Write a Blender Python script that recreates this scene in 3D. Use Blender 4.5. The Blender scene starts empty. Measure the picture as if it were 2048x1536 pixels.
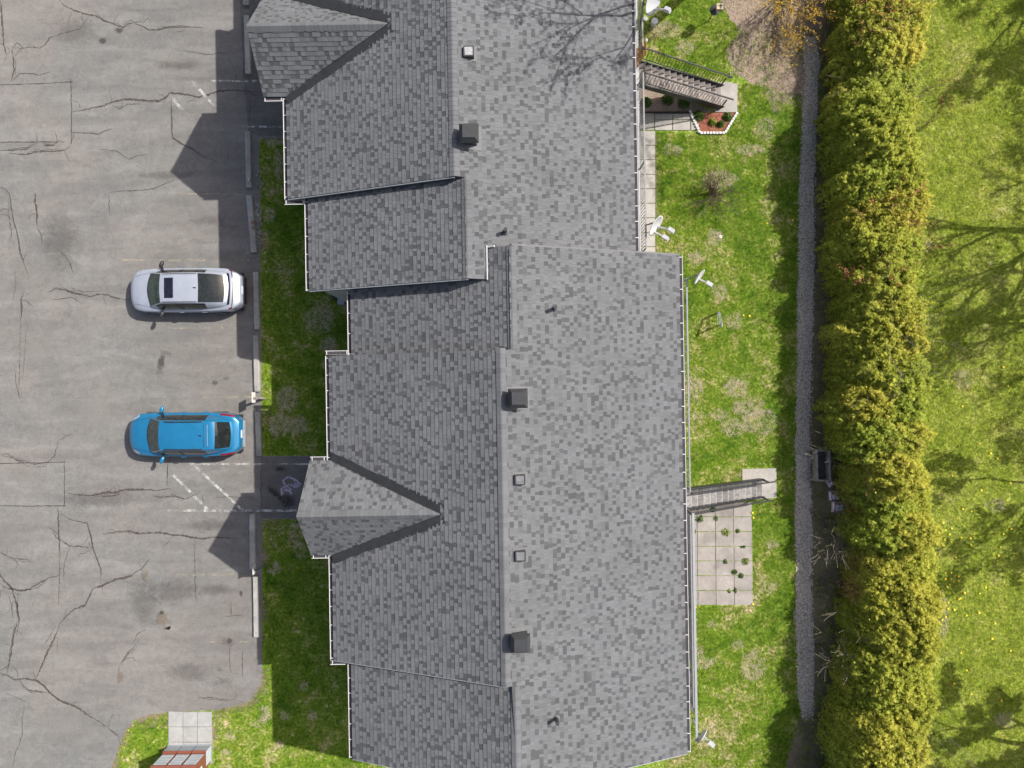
import bpy, bmesh, math, random
import numpy as np
from mathutils import Vector, Matrix, noise as mnoise

# ------------------------------------------------------------------ scene, camera, light
S = bpy.context.scene
TH = math.radians(0.95)          # building axes against the picture axes
H = 29.6                         # flying height of the camera
PPM = 48.0                       # photograph pixels per metre on the ground
CT, ST = math.cos(TH), math.sin(TH)

cam_d = bpy.data.cameras.new('camera')
cam = bpy.data.objects.new('camera', cam_d)
S.collection.objects.link(cam)
cam.location = (0, 0, H)
cam.rotation_euler = (0, 0, -TH)
cam_d.sensor_width = 36.0
cam_d.lens = 36.0 * (PPM * H) / 2048.0
cam_d.clip_end = 500.0
S.camera = cam

sx, sy = 0.842, 0.395            # run of the sun towards its azimuth for one metre of rise
sunx, suny = sx * CT + sy * ST, -sx * ST + sy * CT
sun_el = math.atan2(1.0, math.hypot(sunx, suny))
sun_az = math.atan2(sunx, suny)
W = bpy.data.worlds.new('World'); S.world = W; W.use_nodes = True
wn = W.node_tree.nodes; wl = W.node_tree.links
sky = wn.new('ShaderNodeTexSky'); sky.sky_type = 'NISHITA'; sky.sun_disc = False
sky.sun_elevation = sun_el; sky.sun_rotation = sun_az
sky.air_density = 1.0; sky.dust_density = 4.0; sky.ozone_density = 0.6
bg = wn['Background']; bg.inputs['Strength'].default_value = 0.088
wl.new(sky.outputs[0], bg.inputs[0])
sun_d = bpy.data.lights.new('sun', 'SUN'); sun_d.energy = 3.6; sun_d.angle = math.radians(0.53)
sun_d.color = (1.0, 0.965, 0.91)
sun = bpy.data.objects.new('sun', sun_d); S.collection.objects.link(sun)
sun.location = (20, 10, 40)
sun.rotation_euler = Vector((sunx, suny, 1.0)).to_track_quat('Z', 'Y').to_euler()
vs = S.view_settings
vs.view_transform = 'Standard'; vs.look = 'None'; vs.gamma = 1.0; vs.use_curve_mapping = False
vs.exposure = 0.90

# ------------------------------------------------------------------ helpers
def P(px, py, z=0.0):
    k = (H - z) / H
    u = (px - 1024) / PPM * k; v = -(py - 768) / PPM * k
    return (u * CT + v * ST, -u * ST + v * CT)
def P3(px, py, z=0.0):
    x, y = P(px, py, z); return (x, y, z)

COL = S.collection
MATS = {}

def tag(o, label=None, cat=None, group=None, kind=None):
    if label: o['label'] = label
    if cat: o['category'] = cat
    if group: o['group'] = group
    if kind: o['kind'] = kind
    return o

def wloc(o):
    v = Vector((0, 0, 0))
    while o is not None:
        v += o.location; o = o.parent
    return v

def empty(name, loc, rz=0.0):
    o = bpy.data.objects.new(name, None); COL.objects.link(o)
    o.empty_display_size = 0.3
    o.location = loc; o.rotation_euler = (0, 0, rz)
    return o

class MB:
    def __init__(s): s.v = []; s.f = []; s.t = []; s.smooth = False
    def add(s, vs, fs, tone=0.5):
        b = len(s.v); s.v.extend(vs)
        for f in fs: s.f.append(tuple(i + b for i in f)); s.t.append(tone)
    def box(s, x0, x1, y0, y1, z0, z1, tone=0.5):
        s.add([(x0,y0,z0),(x1,y0,z0),(x1,y1,z0),(x0,y1,z0),(x0,y0,z1),(x1,y0,z1),(x1,y1,z1),(x0,y1,z1)],
              [(0,3,2,1),(4,5,6,7),(0,1,5,4),(1,2,6,5),(2,3,7,6),(3,0,4,7)], tone)
    def bar(s, a, b, w, h, up=(0,0,1), tone=0.5):
        a = Vector(a); b = Vector(b); d = (b - a).normalized()
        u = Vector(up); sd = d.cross(u)
        if sd.length < 1e-4: sd = d.cross(Vector((1,0,0)))
        sd.normalize(); u = sd.cross(d).normalized()
        sd *= w/2; u *= h/2
        vs = [tuple(p + q) for p in (a, b) for q in (-sd-u, sd-u, sd+u, -sd+u)]
        s.add(vs, [(0,1,2,3),(7,6,5,4),(0,4,5,1),(1,5,6,2),(2,6,7,3),(3,7,4,0)], tone)
    def tube(s, pts, radii, n=5, tone=0.5, cap=True):
        pts = [Vector(p) for p in pts]
        b = len(s.v); m = len(pts)
        for i, p in enumerate(pts):
            d = (pts[min(i+1, m-1)] - pts[max(i-1, 0)])
            if d.length < 1e-6: d = Vector((0,0,1))
            d.normalize()
            a = d.cross(Vector((0.31, 0.17, 0.93)))
            if a.length < 1e-3: a = d.cross(Vector((1,0,0)))
            a.normalize(); c = d.cross(a)
            r = radii[i] if hasattr(radii, '__len__') else radii
            for k in range(n):
                t = 2*math.pi*k/n
                s.v.append(tuple(p + a*(r*math.cos(t)) + c*(r*math.sin(t))))
        for i in range(m-1):
            for k in range(n):
                k2 = (k+1) % n
                s.f.append((b+i*n+k, b+i*n+k2, b+(i+1)*n+k2, b+(i+1)*n+k)); s.t.append(tone)
        if cap:
            s.f.append(tuple(b+k for k in reversed(range(n)))); s.t.append(tone)
            s.f.append(tuple(b+(m-1)*n+k for k in range(n))); s.t.append(tone)
    def poly(s, pts, z, tone=0.5):
        b = len(s.v); s.v.extend([(p[0], p[1], z) for p in pts])
        s.f.append(tuple(range(b, b+len(pts)))); s.t.append(tone)
    def prism(s, pts, z0, z1, tone=0.5):
        n = len(pts)
        vs = [(p[0],p[1],z0) for p in pts] + [(p[0],p[1],z1) for p in pts]
        fs = [tuple(reversed(range(n))), tuple(range(n, 2*n))] + [(i,(i+1)%n,n+(i+1)%n,n+i) for i in range(n)]
        s.add(vs, fs, tone)
    def lathe(s, prof, cx, cy, n=16, tone=0.5):
        b = len(s.v); m = len(prof)
        for r, z in prof:
            for k in range(n):
                t = 2*math.pi*k/n
                s.v.append((cx + r*math.cos(t), cy + r*math.sin(t), z))
        for i in range(m-1):
            for k in range(n):
                k2 = (k+1) % n
                s.f.append((b+i*n+k, b+i*n+k2, b+(i+1)*n+k2, b+(i+1)*n+k)); s.t.append(tone)
        s.f.append(tuple(b+k for k in reversed(range(n)))); s.t.append(tone)
        s.f.append(tuple(b+(m-1)*n+k for k in range(n))); s.t.append(tone)
    def mesh(s, name, mat, shift=None, smooth=False, attr=True):
        me = bpy.data.meshes.new(name)
        v = s.v
        if shift is not None and len(v):
            v = (np.array(v) - np.array(shift)).tolist()
        me.from_pydata(v, [], s.f)
        if attr and len(s.f):
            a = me.attributes.new('tone', 'FLOAT', 'FACE')
            a.data.foreach_set('value', np.array(s.t, dtype=np.float32))
        if mat: me.materials.append(M(mat) if isinstance(mat, str) else mat)
        if smooth or s.smooth: me.polygons.foreach_set('use_smooth', [True]*len(me.polygons))
        me.update()
        return me
    def build(s, name, mat, parent=None, local=False, loc=None, smooth=False):
        if parent is not None:
            sh = None if local else wloc(parent)
        else: sh = loc
        o = bpy.data.objects.new(name, s.mesh(name, mat, sh, smooth))
        COL.objects.link(o)
        if parent is not None: o.parent = parent
        elif loc is not None: o.location = loc
        return o

def fix_normals(o):
    bm = bmesh.new(); bm.from_mesh(o.data)
    bmesh.ops.recalc_face_normals(bm, faces=bm.faces); bm.to_mesh(o.data); bm.free()
    return o

def flat_poly(name, pts, z, mat, parent=None, kind='structure', jit=0.0, step=0.0, rng=None, local=False):
    """a filled sheet; its outline may be subdivided and made uneven"""
    if step > 0:
        out = []
        n = len(pts)
        for i in range(n):
            a, b = pts[i], pts[(i+1) % n]
            L = math.hypot(b[0]-a[0], b[1]-a[1]); m = max(1, int(L/step))
            for j in range(m):
                t = j/m
                x, y = a[0]+(b[0]-a[0])*t, a[1]+(b[1]-a[1])*t
                x += (mnoise.noise((x*1.7, y*1.7, 3.1)) + .5*mnoise.noise((x*5.1, y*5.1, 1.7))) * jit
                y += (mnoise.noise((x*1.7, y*1.7, 9.4)) + .5*mnoise.noise((x*5.1, y*5.1, 5.2))) * jit
                out.append((x, y))
        pts = out
    me = bpy.data.meshes.new(name)
    bm = bmesh.new()
    vs = [bm.verts.new((p[0], p[1], z)) for p in pts]
    f = bm.faces.new(vs)
    if f.calc_center_median() is not None:
        f.normal_update()
        if f.normal.z < 0: f.normal_flip()
    bmesh.ops.triangulate(bm, faces=[f])
    bm.to_mesh(me); bm.free()
    me.materials.append(M(mat))
    o = bpy.data.objects.new(name, me); COL.objects.link(o)
    if parent is not None: o.parent = parent
    if kind: o['kind'] = kind
    return o

# ------------------------------------------------------------------ materials
def nt(name):
    m = bpy.data.materials.new(name); m.use_nodes = True
    t = m.node_tree
    return m, t, t.nodes, t.links, t.nodes['Principled BSDF']
def N(t, kind, **kw):
    n = t.nodes.new(kind)
    for k, v in kw.items():
        if k in n.inputs: n.inputs[k].default_value = v
        else: setattr(n, k, v)
    return n
def pos(t, scale=(1,1,1)):
    g = t.nodes.new('ShaderNodeNewGeometry'); mp = t.nodes.new('ShaderNodeMapping')
    mp.inputs['Scale'].default_value = scale
    t.links.new(g.outputs['Position'], mp.inputs['Vector'])
    return mp.outputs[0]
def noi(t, vec, scale, detail=4, rough=.55, dist=0.0):
    n = N(t, 'ShaderNodeTexNoise', Scale=scale, Detail=detail, Roughness=rough, Distortion=dist)
    t.links.new(vec, n.inputs['Vector']); return n.outputs['Fac']
def ramp(t, fac, stops, interp='LINEAR'):
    r = t.nodes.new('ShaderNodeValToRGB'); r.color_ramp.interpolation = interp
    e = r.color_ramp.elements
    while len(e) < len(stops): e.new(0.5)
    for i, (p, c) in enumerate(stops):
        e[i].position = p; e[i].color = (*c, 1) if len(c) == 3 else c
    t.links.new(fac, r.inputs[0]); return r.outputs['Color']
def g3(v): return (v, v, v)
def mix(t, fac, a, b, mode='MIX'):
    n = t.nodes.new('ShaderNodeMix'); n.data_type = 'RGBA'; n.blend_type = mode
    for sock, val in ((n.inputs[0], fac), (n.inputs[6], a), (n.inputs[7], b)):
        if hasattr(val, 'links'): t.links.new(val, sock)
        elif isinstance(val, (int, float)): sock.default_value = val
        else: sock.default_value = (*val, 1)
    return n.outputs[2]
def mth(t, op, a, b=0.0, clamp=False):
    n = t.nodes.new('ShaderNodeMath'); n.operation = op; n.use_clamp = clamp
    for sock, val in ((n.inputs[0], a), (n.inputs[1], b)):
        if hasattr(val, 'links'): t.links.new(val, sock)
        else: sock.default_value = val
    return n.outputs[0]
def bump(t, bs, h, strength=.4, dist=.01):
    b = N(t, 'ShaderNodeBump', Strength=strength, Distance=dist)
    t.links.new(h, b.inputs['Height']); t.links.new(b.outputs[0], bs.inputs['Normal'])
def tone_attr(t):
    a = t.nodes.new('ShaderNodeAttribute'); a.attribute_name = 'tone'; return a.outputs['Fac']

def m_plain(name, col, rough=.6, metal=0.0, var=.12, scale=6.0, spec=None, coat=0.0):
    m, t, n, l, b = nt(name)
    p = pos(t)
    f = noi(t, p, scale, 5, .6)
    lo = tuple(c*(1-var) for c in col); hi = tuple(min(1, c*(1+var)) for c in col)
    l.new(ramp(t, f, [(.3, lo), (.7, hi)]), b.inputs['Base Color'])
    b.inputs['Roughness'].default_value = rough; b.inputs['Metallic'].default_value = metal
    if spec is not None: b.inputs['Specular IOR Level'].default_value = spec
    if coat: b.inputs['Coat Weight'].default_value = coat; b.inputs['Coat Roughness'].default_value = .04
    return m

def m_asphalt(name, base=.155, warm=True):
    m, t, n, l, b = nt(name)
    p = pos(t)
    big = noi(t, p, .22, 4, .55, .6)
    mid = noi(t, p, 1.3, 5, .6, .4)
    streak = noi(t, pos(t, (.35, 1.7, 1)), .9, 4, .6, .5)
    fine = noi(t, p, 55, 3, .8)
    gr = noi(t, p, 15, 4, .8)
    c = ramp(t, big, [(.3, (base*.88, base*.885, base*.85)), (.47, (base*1.0, base*.975, base*.92)), (.56, (base*1.06, base*.99, base*.925)), (.68, (base*1.18, base*1.08, base*1.0))])
    sx_ = t.nodes.new('ShaderNodeSeparateXYZ'); l.new(p, sx_.inputs[0])
    bay = mth(t, 'ADD', mth(t, 'MULTIPLY', sx_.outputs[0], .16), mth(t, 'ADD', mth(t, 'MULTIPLY', mid, .9), mth(t, 'MULTIPLY', big, .8)))
    c = mix(t, mth(t, 'MULTIPLY', ramp(t, mth(t, 'ADD', bay, 2.0), [(.55, g3(0)), (1.0, g3(1))]), .75), c, (base*1.03, base*.935, base*.86))
    c = mix(t, mth(t, 'MULTIPLY', ramp(t, mid, [(.45, g3(0)), (.64, g3(1))]), .5), c, (base*1.22, base*1.16, base*1.08))
    c = mix(t, mth(t, 'MULTIPLY', ramp(t, streak, [(.50, g3(0)), (.64, g3(1))]), .5), c, (base*.78, base*.75, base*.72))
    c = mix(t, mth(t, 'MULTIPLY', ramp(t, streak, [(.34, g3(1)), (.46, g3(0))]), .6), c, (base*1.32, base*1.27, base*1.2))
    c = mix(t, .75, c, ramp(t, fine, [(.28, g3(.5)), (.5, g3(1.0)), (.66, g3(1.0)), (.76, g3(1.75))]), 'MULTIPLY')
    c = mix(t, .8, c, ramp(t, gr, [(.25, g3(.62)), (.45, g3(1.0)), (.6, g3(1.02)), (.75, g3(1.42))]), 'MULTIPLY')
    blot = noi(t, p, 3.6, 6, .7, 1.0)
    c = mix(t, .75, c, ramp(t, blot, [(.3, g3(.80)), (.5, g3(1.0)), (.7, g3(1.17))]), 'MULTIPLY')
    l.new(c, b.inputs['Base Color']); b.inputs['Roughness'].default_value = .92
    b.inputs['Specular IOR Level'].default_value = .25
    bump(t, b, fine, .5, .008)
    return m

def m_shingle():
    m, t, n, l, b = nt('shingle')
    p = pos(t)
    a = tone_attr(t)
    c = ramp(t, a, [(0.0, (.054, .055, .058)), (.35, (.077, .079, .083)), (.7, (.107, .109, .114)), (1.0, (.128, .130, .136))])
    f = noi(t, p, 90, 2, .8)
    c = mix(t, .7, c, ramp(t, f, [(.3, g3(.62)), (.7, g3(1.4))]), 'MULTIPLY')
    w = noi(t, p, .55, 4, .6)
    c = mix(t, .5, c, ramp(t, w, [(.3, g3(.84)), (.7, g3(1.14))]), 'MULTIPLY')
    l.new(c, b.inputs['Base Color']); b.inputs['Roughness'].default_value = .9
    b.inputs['Specular IOR Level'].default_value = .3
    bump(t, b, f, .35, .004)
    return m

def grass_color(t, dry=.0, dark=False, scale=1.0, warm=0.0):
    p = pos(t)
    a = noi(t, p, .42*scale, 6, .65, .8)
    bb = noi(t, p, 1.9*scale, 6, .7, .5)
    cc = noi(t, p, 9, 5, .75)
    dd = noi(t, p, 30, 3, .75)
    g1, g2, g3_, g4 = (.040,.098,.006), (.105,.185,.012), (.185,.245,.030), (.27,.275,.080)
    if warm: g1, g2, g3_, g4 = (.125,.175,.016), (.205,.260,.028), (.275,.315,.052), (.34,.345,.095)
    c = ramp(t, bb, [(.34, g1), (.45, g2), (.55, g3_), (.66, g4)])
    c = mix(t, .5, c, ramp(t, a, [(.33, g1), (.45, g2), (.56, g3_), (.68, g4)]))
    m2 = mth(t, 'ADD', mth(t, 'MULTIPLY', bb, .5), mth(t, 'MULTIPLY', cc, .5))
    m2 = mth(t, 'ADD', mth(t, 'MULTIPLY', m2, .66), mth(t, 'MULTIPLY', a, .34))
    c = mix(t, mth(t, 'MULTIPLY', ramp(t, m2, [(.53-dry, g3(0)), (.61-dry, g3(1))]), .9), c, (.40, .325, .23))
    c = mix(t, .85, c, ramp(t, cc, [(.34, g3(.40)), (.5, g3(1.0)), (.64, g3(1.55))]), 'MULTIPLY')
    c = mix(t, .8, c, ramp(t, dd, [(.3, g3(.5)), (.7, g3(1.5))]), 'MULTIPLY')
    return c, cc
def m_grass(name, dry=0.0, warm=0.0, blade=False):
    m, t, n, l, b = nt(name)
    c, h = grass_color(t, dry, warm=warm)
    if blade:
        oi = t.nodes.new('ShaderNodeObjectInfo')
        c = mix(t, .9, c, ramp(t, oi.outputs['Random'], [(0, (.70,.85,.6)), (.5, (1.1,1.1,.95)), (.85, (1.5,1.4,1.15)), (1, (2.2,1.9,1.7))]), 'MULTIPLY')
    l.new(c, b.inputs['Base Color']); b.inputs['Roughness'].default_value = .85
    b.inputs['Specular IOR Level'].default_value = .2
    if not blade: bump(t, b, h, .8, .05)
    return m
def m_soil(name, base=(.19,.140,.105), light=(.42,.345,.285)):
    m, t, n, l, b = nt(name)
    p = pos(t)
    a = noi(t, p, 1.1, 5, .65, .5); f = noi(t, p, 18, 4, .8, .5); g = noi(t, p, 60, 3, .8)
    c = ramp(t, a, [(.3, tuple(x*.55 for x in base)), (.5, base), (.75, tuple(x*1.6 for x in base))])
    c = mix(t, mth(t, 'MULTIPLY', ramp(t, f, [(.52, g3(0)), (.66, g3(1))]), .8), c, light)
    c = mix(t, .7, c, ramp(t, g, [(.3, g3(.5)), (.7, g3(1.5))]), 'MULTIPLY')
    l.new(c, b.inputs['Base Color']); b.inputs['Roughness'].default_value = .95
    bump(t, b, f, .8, .03)
    return m
def m_gravel():
    m, t, n, l, b = nt('gravel')
    p = pos(t)
    v = N(t, 'ShaderNodeTexVoronoi', Scale=26.0); l.new(p, v.inputs['Vector'])
    a = noi(t, p, .8, 4, .6)
    c = mix(t, .0, v.outputs['Color'], g3(.1))
    s = t.nodes.new('ShaderNodeSeparateColor'); l.new(c, s.inputs[0])
    col = ramp(t, s.outputs[0], [(0, (.32,.28,.235)), (.5, (.46,.41,.345)), (.85, (.57,.515,.44)), (1, (.70,.65,.57))])
    col = mix(t, .8, col, ramp(t, v.outputs['Distance'], [(.1, g3(1.15)), (.6, g3(.45))]), 'MULTIPLY')
    col = mix(t, .6, col, ramp(t, a, [(.3, g3(.75)), (.7, g3(1.2))]), 'MULTIPLY')
    l.new(col, b.inputs['Base Color']); b.inputs['Roughness'].default_value = .95
    bump(t, b, v.outputs['Distance'], .8, .02)
    return m
def m_concrete(name, col=(.33,.315,.295), stain=.35):
    m, t, n, l, b = nt(name)
    p = pos(t)
    a = noi(t, p, 1.4, 5, .6, .4); f = noi(t, p, 35, 4, .7); q = noi(t, p, 7, 5, .7, .6)
    c = ramp(t, a, [(.3, tuple(x*(1-stain) for x in col)), (.6, col), (.8, tuple(x*1.12 for x in col))])
    c = mix(t, .6, c, ramp(t, f, [(.3, g3(.8)), (.7, g3(1.15))]), 'MULTIPLY')
    c = mix(t, .6, c, ramp(t, q, [(.3, g3(.78)), (.6, g3(1.06))]), 'MULTIPLY')
    oi = t.nodes.new('ShaderNodeObjectInfo')
    c = mix(t, .7, c, ramp(t, oi.outputs['Random'], [(0, g3(.86)), (1, g3(1.1))]), 'MULTIPLY')
    l.new(c, b.inputs['Base Color']); b.inputs['Roughness'].default_value = .9
    bump(t, b, f, .3, .004)
    return m
def m_leaf(name, cols, trans=.3, rough=.6, vary=False):
    """foliage: per-face tone and place choose between real leaf colours"""
    m, t, n, l, b = nt(name)
    p = pos(t)
    f = mth(t, 'ADD', mth(t, 'MULTIPLY', tone_attr(t), .6), mth(t, 'MULTIPLY', noi(t, p, 1.2, 4, .6), .4))
    k = len(cols)
    c = ramp(t, f, [(.12 + .76*i/(k-1), cols[i]) for i in range(k)])
    if vary:
        oi = t.nodes.new('ShaderNodeObjectInfo')
        c = mix(t, 1.0, c, ramp(t, oi.outputs['Random'], [(0, (.86,.98,.85)), (.35, (.98,1.04,.95)), (.7, (1.12,1.10,1.05)), (1, (1.22,1.10,1.15))]), 'MULTIPLY')
        c = mix(t, mth(t, 'MULTIPLY', ramp(t, noi(t, p, 2.6, 5, .7, .8), [(.60, g3(0)), (.70, g3(1))]), .7), c, (.30,.19,.08))
    l.new(c, b.inputs['Base Color']); b.inputs['Roughness'].default_value = rough
    b.inputs['Specular IOR Level'].default_value = .25
    if trans:
        tr = t.nodes.new('ShaderNodeBsdfTranslucent'); l.new(c, tr.inputs[0])
        ms = t.nodes.new('ShaderNodeMixShader'); ms.inputs[0].default_value = trans
        l.new(b.outputs[0], ms.inputs[1]); l.new(tr.outputs[0], ms.inputs[2])
        l.new(ms.outputs[0], n['Material Output'].inputs[0])
    return m
def m_worn(name, col, keep=.5, scale=9.0, soft=.12):
    """worn paint, chalk and stains: flakes left on the asphalt, the rest see-through"""
    m, t, n, l, b = nt(name)
    p = pos(t)
    f = mth(t, 'ADD', mth(t, 'MULTIPLY', noi(t, p, scale, 5, .75, .6), .65), mth(t, 'MULTIPLY', noi(t, p, 1.6, 3, .5), .35))
    a = tone_attr(t)
    k = mth(t, 'ADD', f, mth(t, 'MULTIPLY', mth(t, 'SUBTRACT', a, .5), .4))
    al = ramp(t, k, [(1-keep-soft, g3(0)), (1-keep+soft, g3(1))])
    g = noi(t, p, 40, 3, .7)
    c = mix(t, .6, col, ramp(t, g, [(.3, g3(.75)), (.7, g3(1.2))]), 'MULTIPLY')
    l.new(c, b.inputs['Base Color']); b.inputs['Roughness'].default_value = .85
    l.new(al, b.inputs['Alpha'])
    return m
def m_stain(name, col, strength=.8, hard=.0):
    """a spot that thins out from its centre (uses the face-corner attribute 'edge')"""
    m, t, n, l, b = nt(name)
    p = pos(t)
    e = t.nodes.new('ShaderNodeAttribute'); e.attribute_name = 'edge'
    f = noi(t, p, 5, 5, .7, .8); g = noi(t, p, 26, 3, .7)
    k = mth(t, 'SUBTRACT', mth(t, 'MULTIPLY', e.outputs['Fac'], 1.35), mth(t, 'MULTIPLY', f, 1.35))
    k = mth(t, 'ADD', k, mth(t, 'MULTIPLY', mth(t, 'SUBTRACT', g, .5), .3))
    al = mth(t, 'MULTIPLY', ramp(t, k, [(.0, g3(0)), (.45, g3(1))]), strength)
    b.inputs['Base Color'].default_value = (*col, 1); b.inputs['Roughness'].default_value = .85
    l.new(al, b.inputs['Alpha'])
    return m
def m_wood(name, col=(.16,.135,.115), dark=(.08,.068,.06)):
    m, t, n, l, b = nt(name)
    p = pos(t, (1, 1, 1))
    a = noi(t, pos(t, (1, 9, 1)), 2.2, 5, .65, .5); f = noi(t, p, 6, 5, .7, .8)
    c = ramp(t, f, [(.3, dark), (.5, col), (.72, tuple(min(1, x*1.6) for x in col))])
    c = mix(t, .6, c, ramp(t, a, [(.3, g3(.7)), (.7, g3(1.25))]), 'MULTIPLY')
    oi = t.nodes.new('ShaderNodeObjectInfo')
    c = mix(t, .9, c, ramp(t, oi.outputs['Random'], [(0, g3(.72)), (1, g3(1.3))]), 'MULTIPLY')
    l.new(c, b.inputs['Base Color']); b.inputs['Roughness'].default_value = .8
    return m
def m_paint(name, col, flake=.0, rough=.28):
    m, t, n, l, b = nt(name)
    p = pos(t)
    f = noi(t, p, 3, 3, .6)
    c = ramp(t, f, [(.3, tuple(x*.95 for x in col)), (.7, tuple(min(1, x*1.05) for x in col))])
    d = noi(t, p, 30, 4, .7)
    c = mix(t, mth(t, 'MULTIPLY', ramp(t, d, [(.5, g3(0)), (.8, g3(1))]), .12), c, (.3,.29,.27))
    l.new(c, b.inputs['Base Color']); b.inputs['Roughness'].default_value = rough
    b.inputs['Metallic'].default_value = flake
    b.inputs['Coat Weight'].default_value = .7; b.inputs['Coat Roughness'].default_value = .05
    return m
def m_glass(name, col=(.02,.024,.024), rough=.04):
    m, t, n, l, b = nt(name)
    p = pos(t)
    f = noi(t, p, 3.5, 4, .7, 1.2)
    c = ramp(t, f, [(.4, col), (.62, tuple(x*1.9 for x in col)), (.75, tuple(x*1.2 for x in col))])
    l.new(c, b.inputs['Base Color']); b.inputs['Roughness'].default_value = rough
    b.inputs['Specular IOR Level'].default_value = .55
    return m

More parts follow.
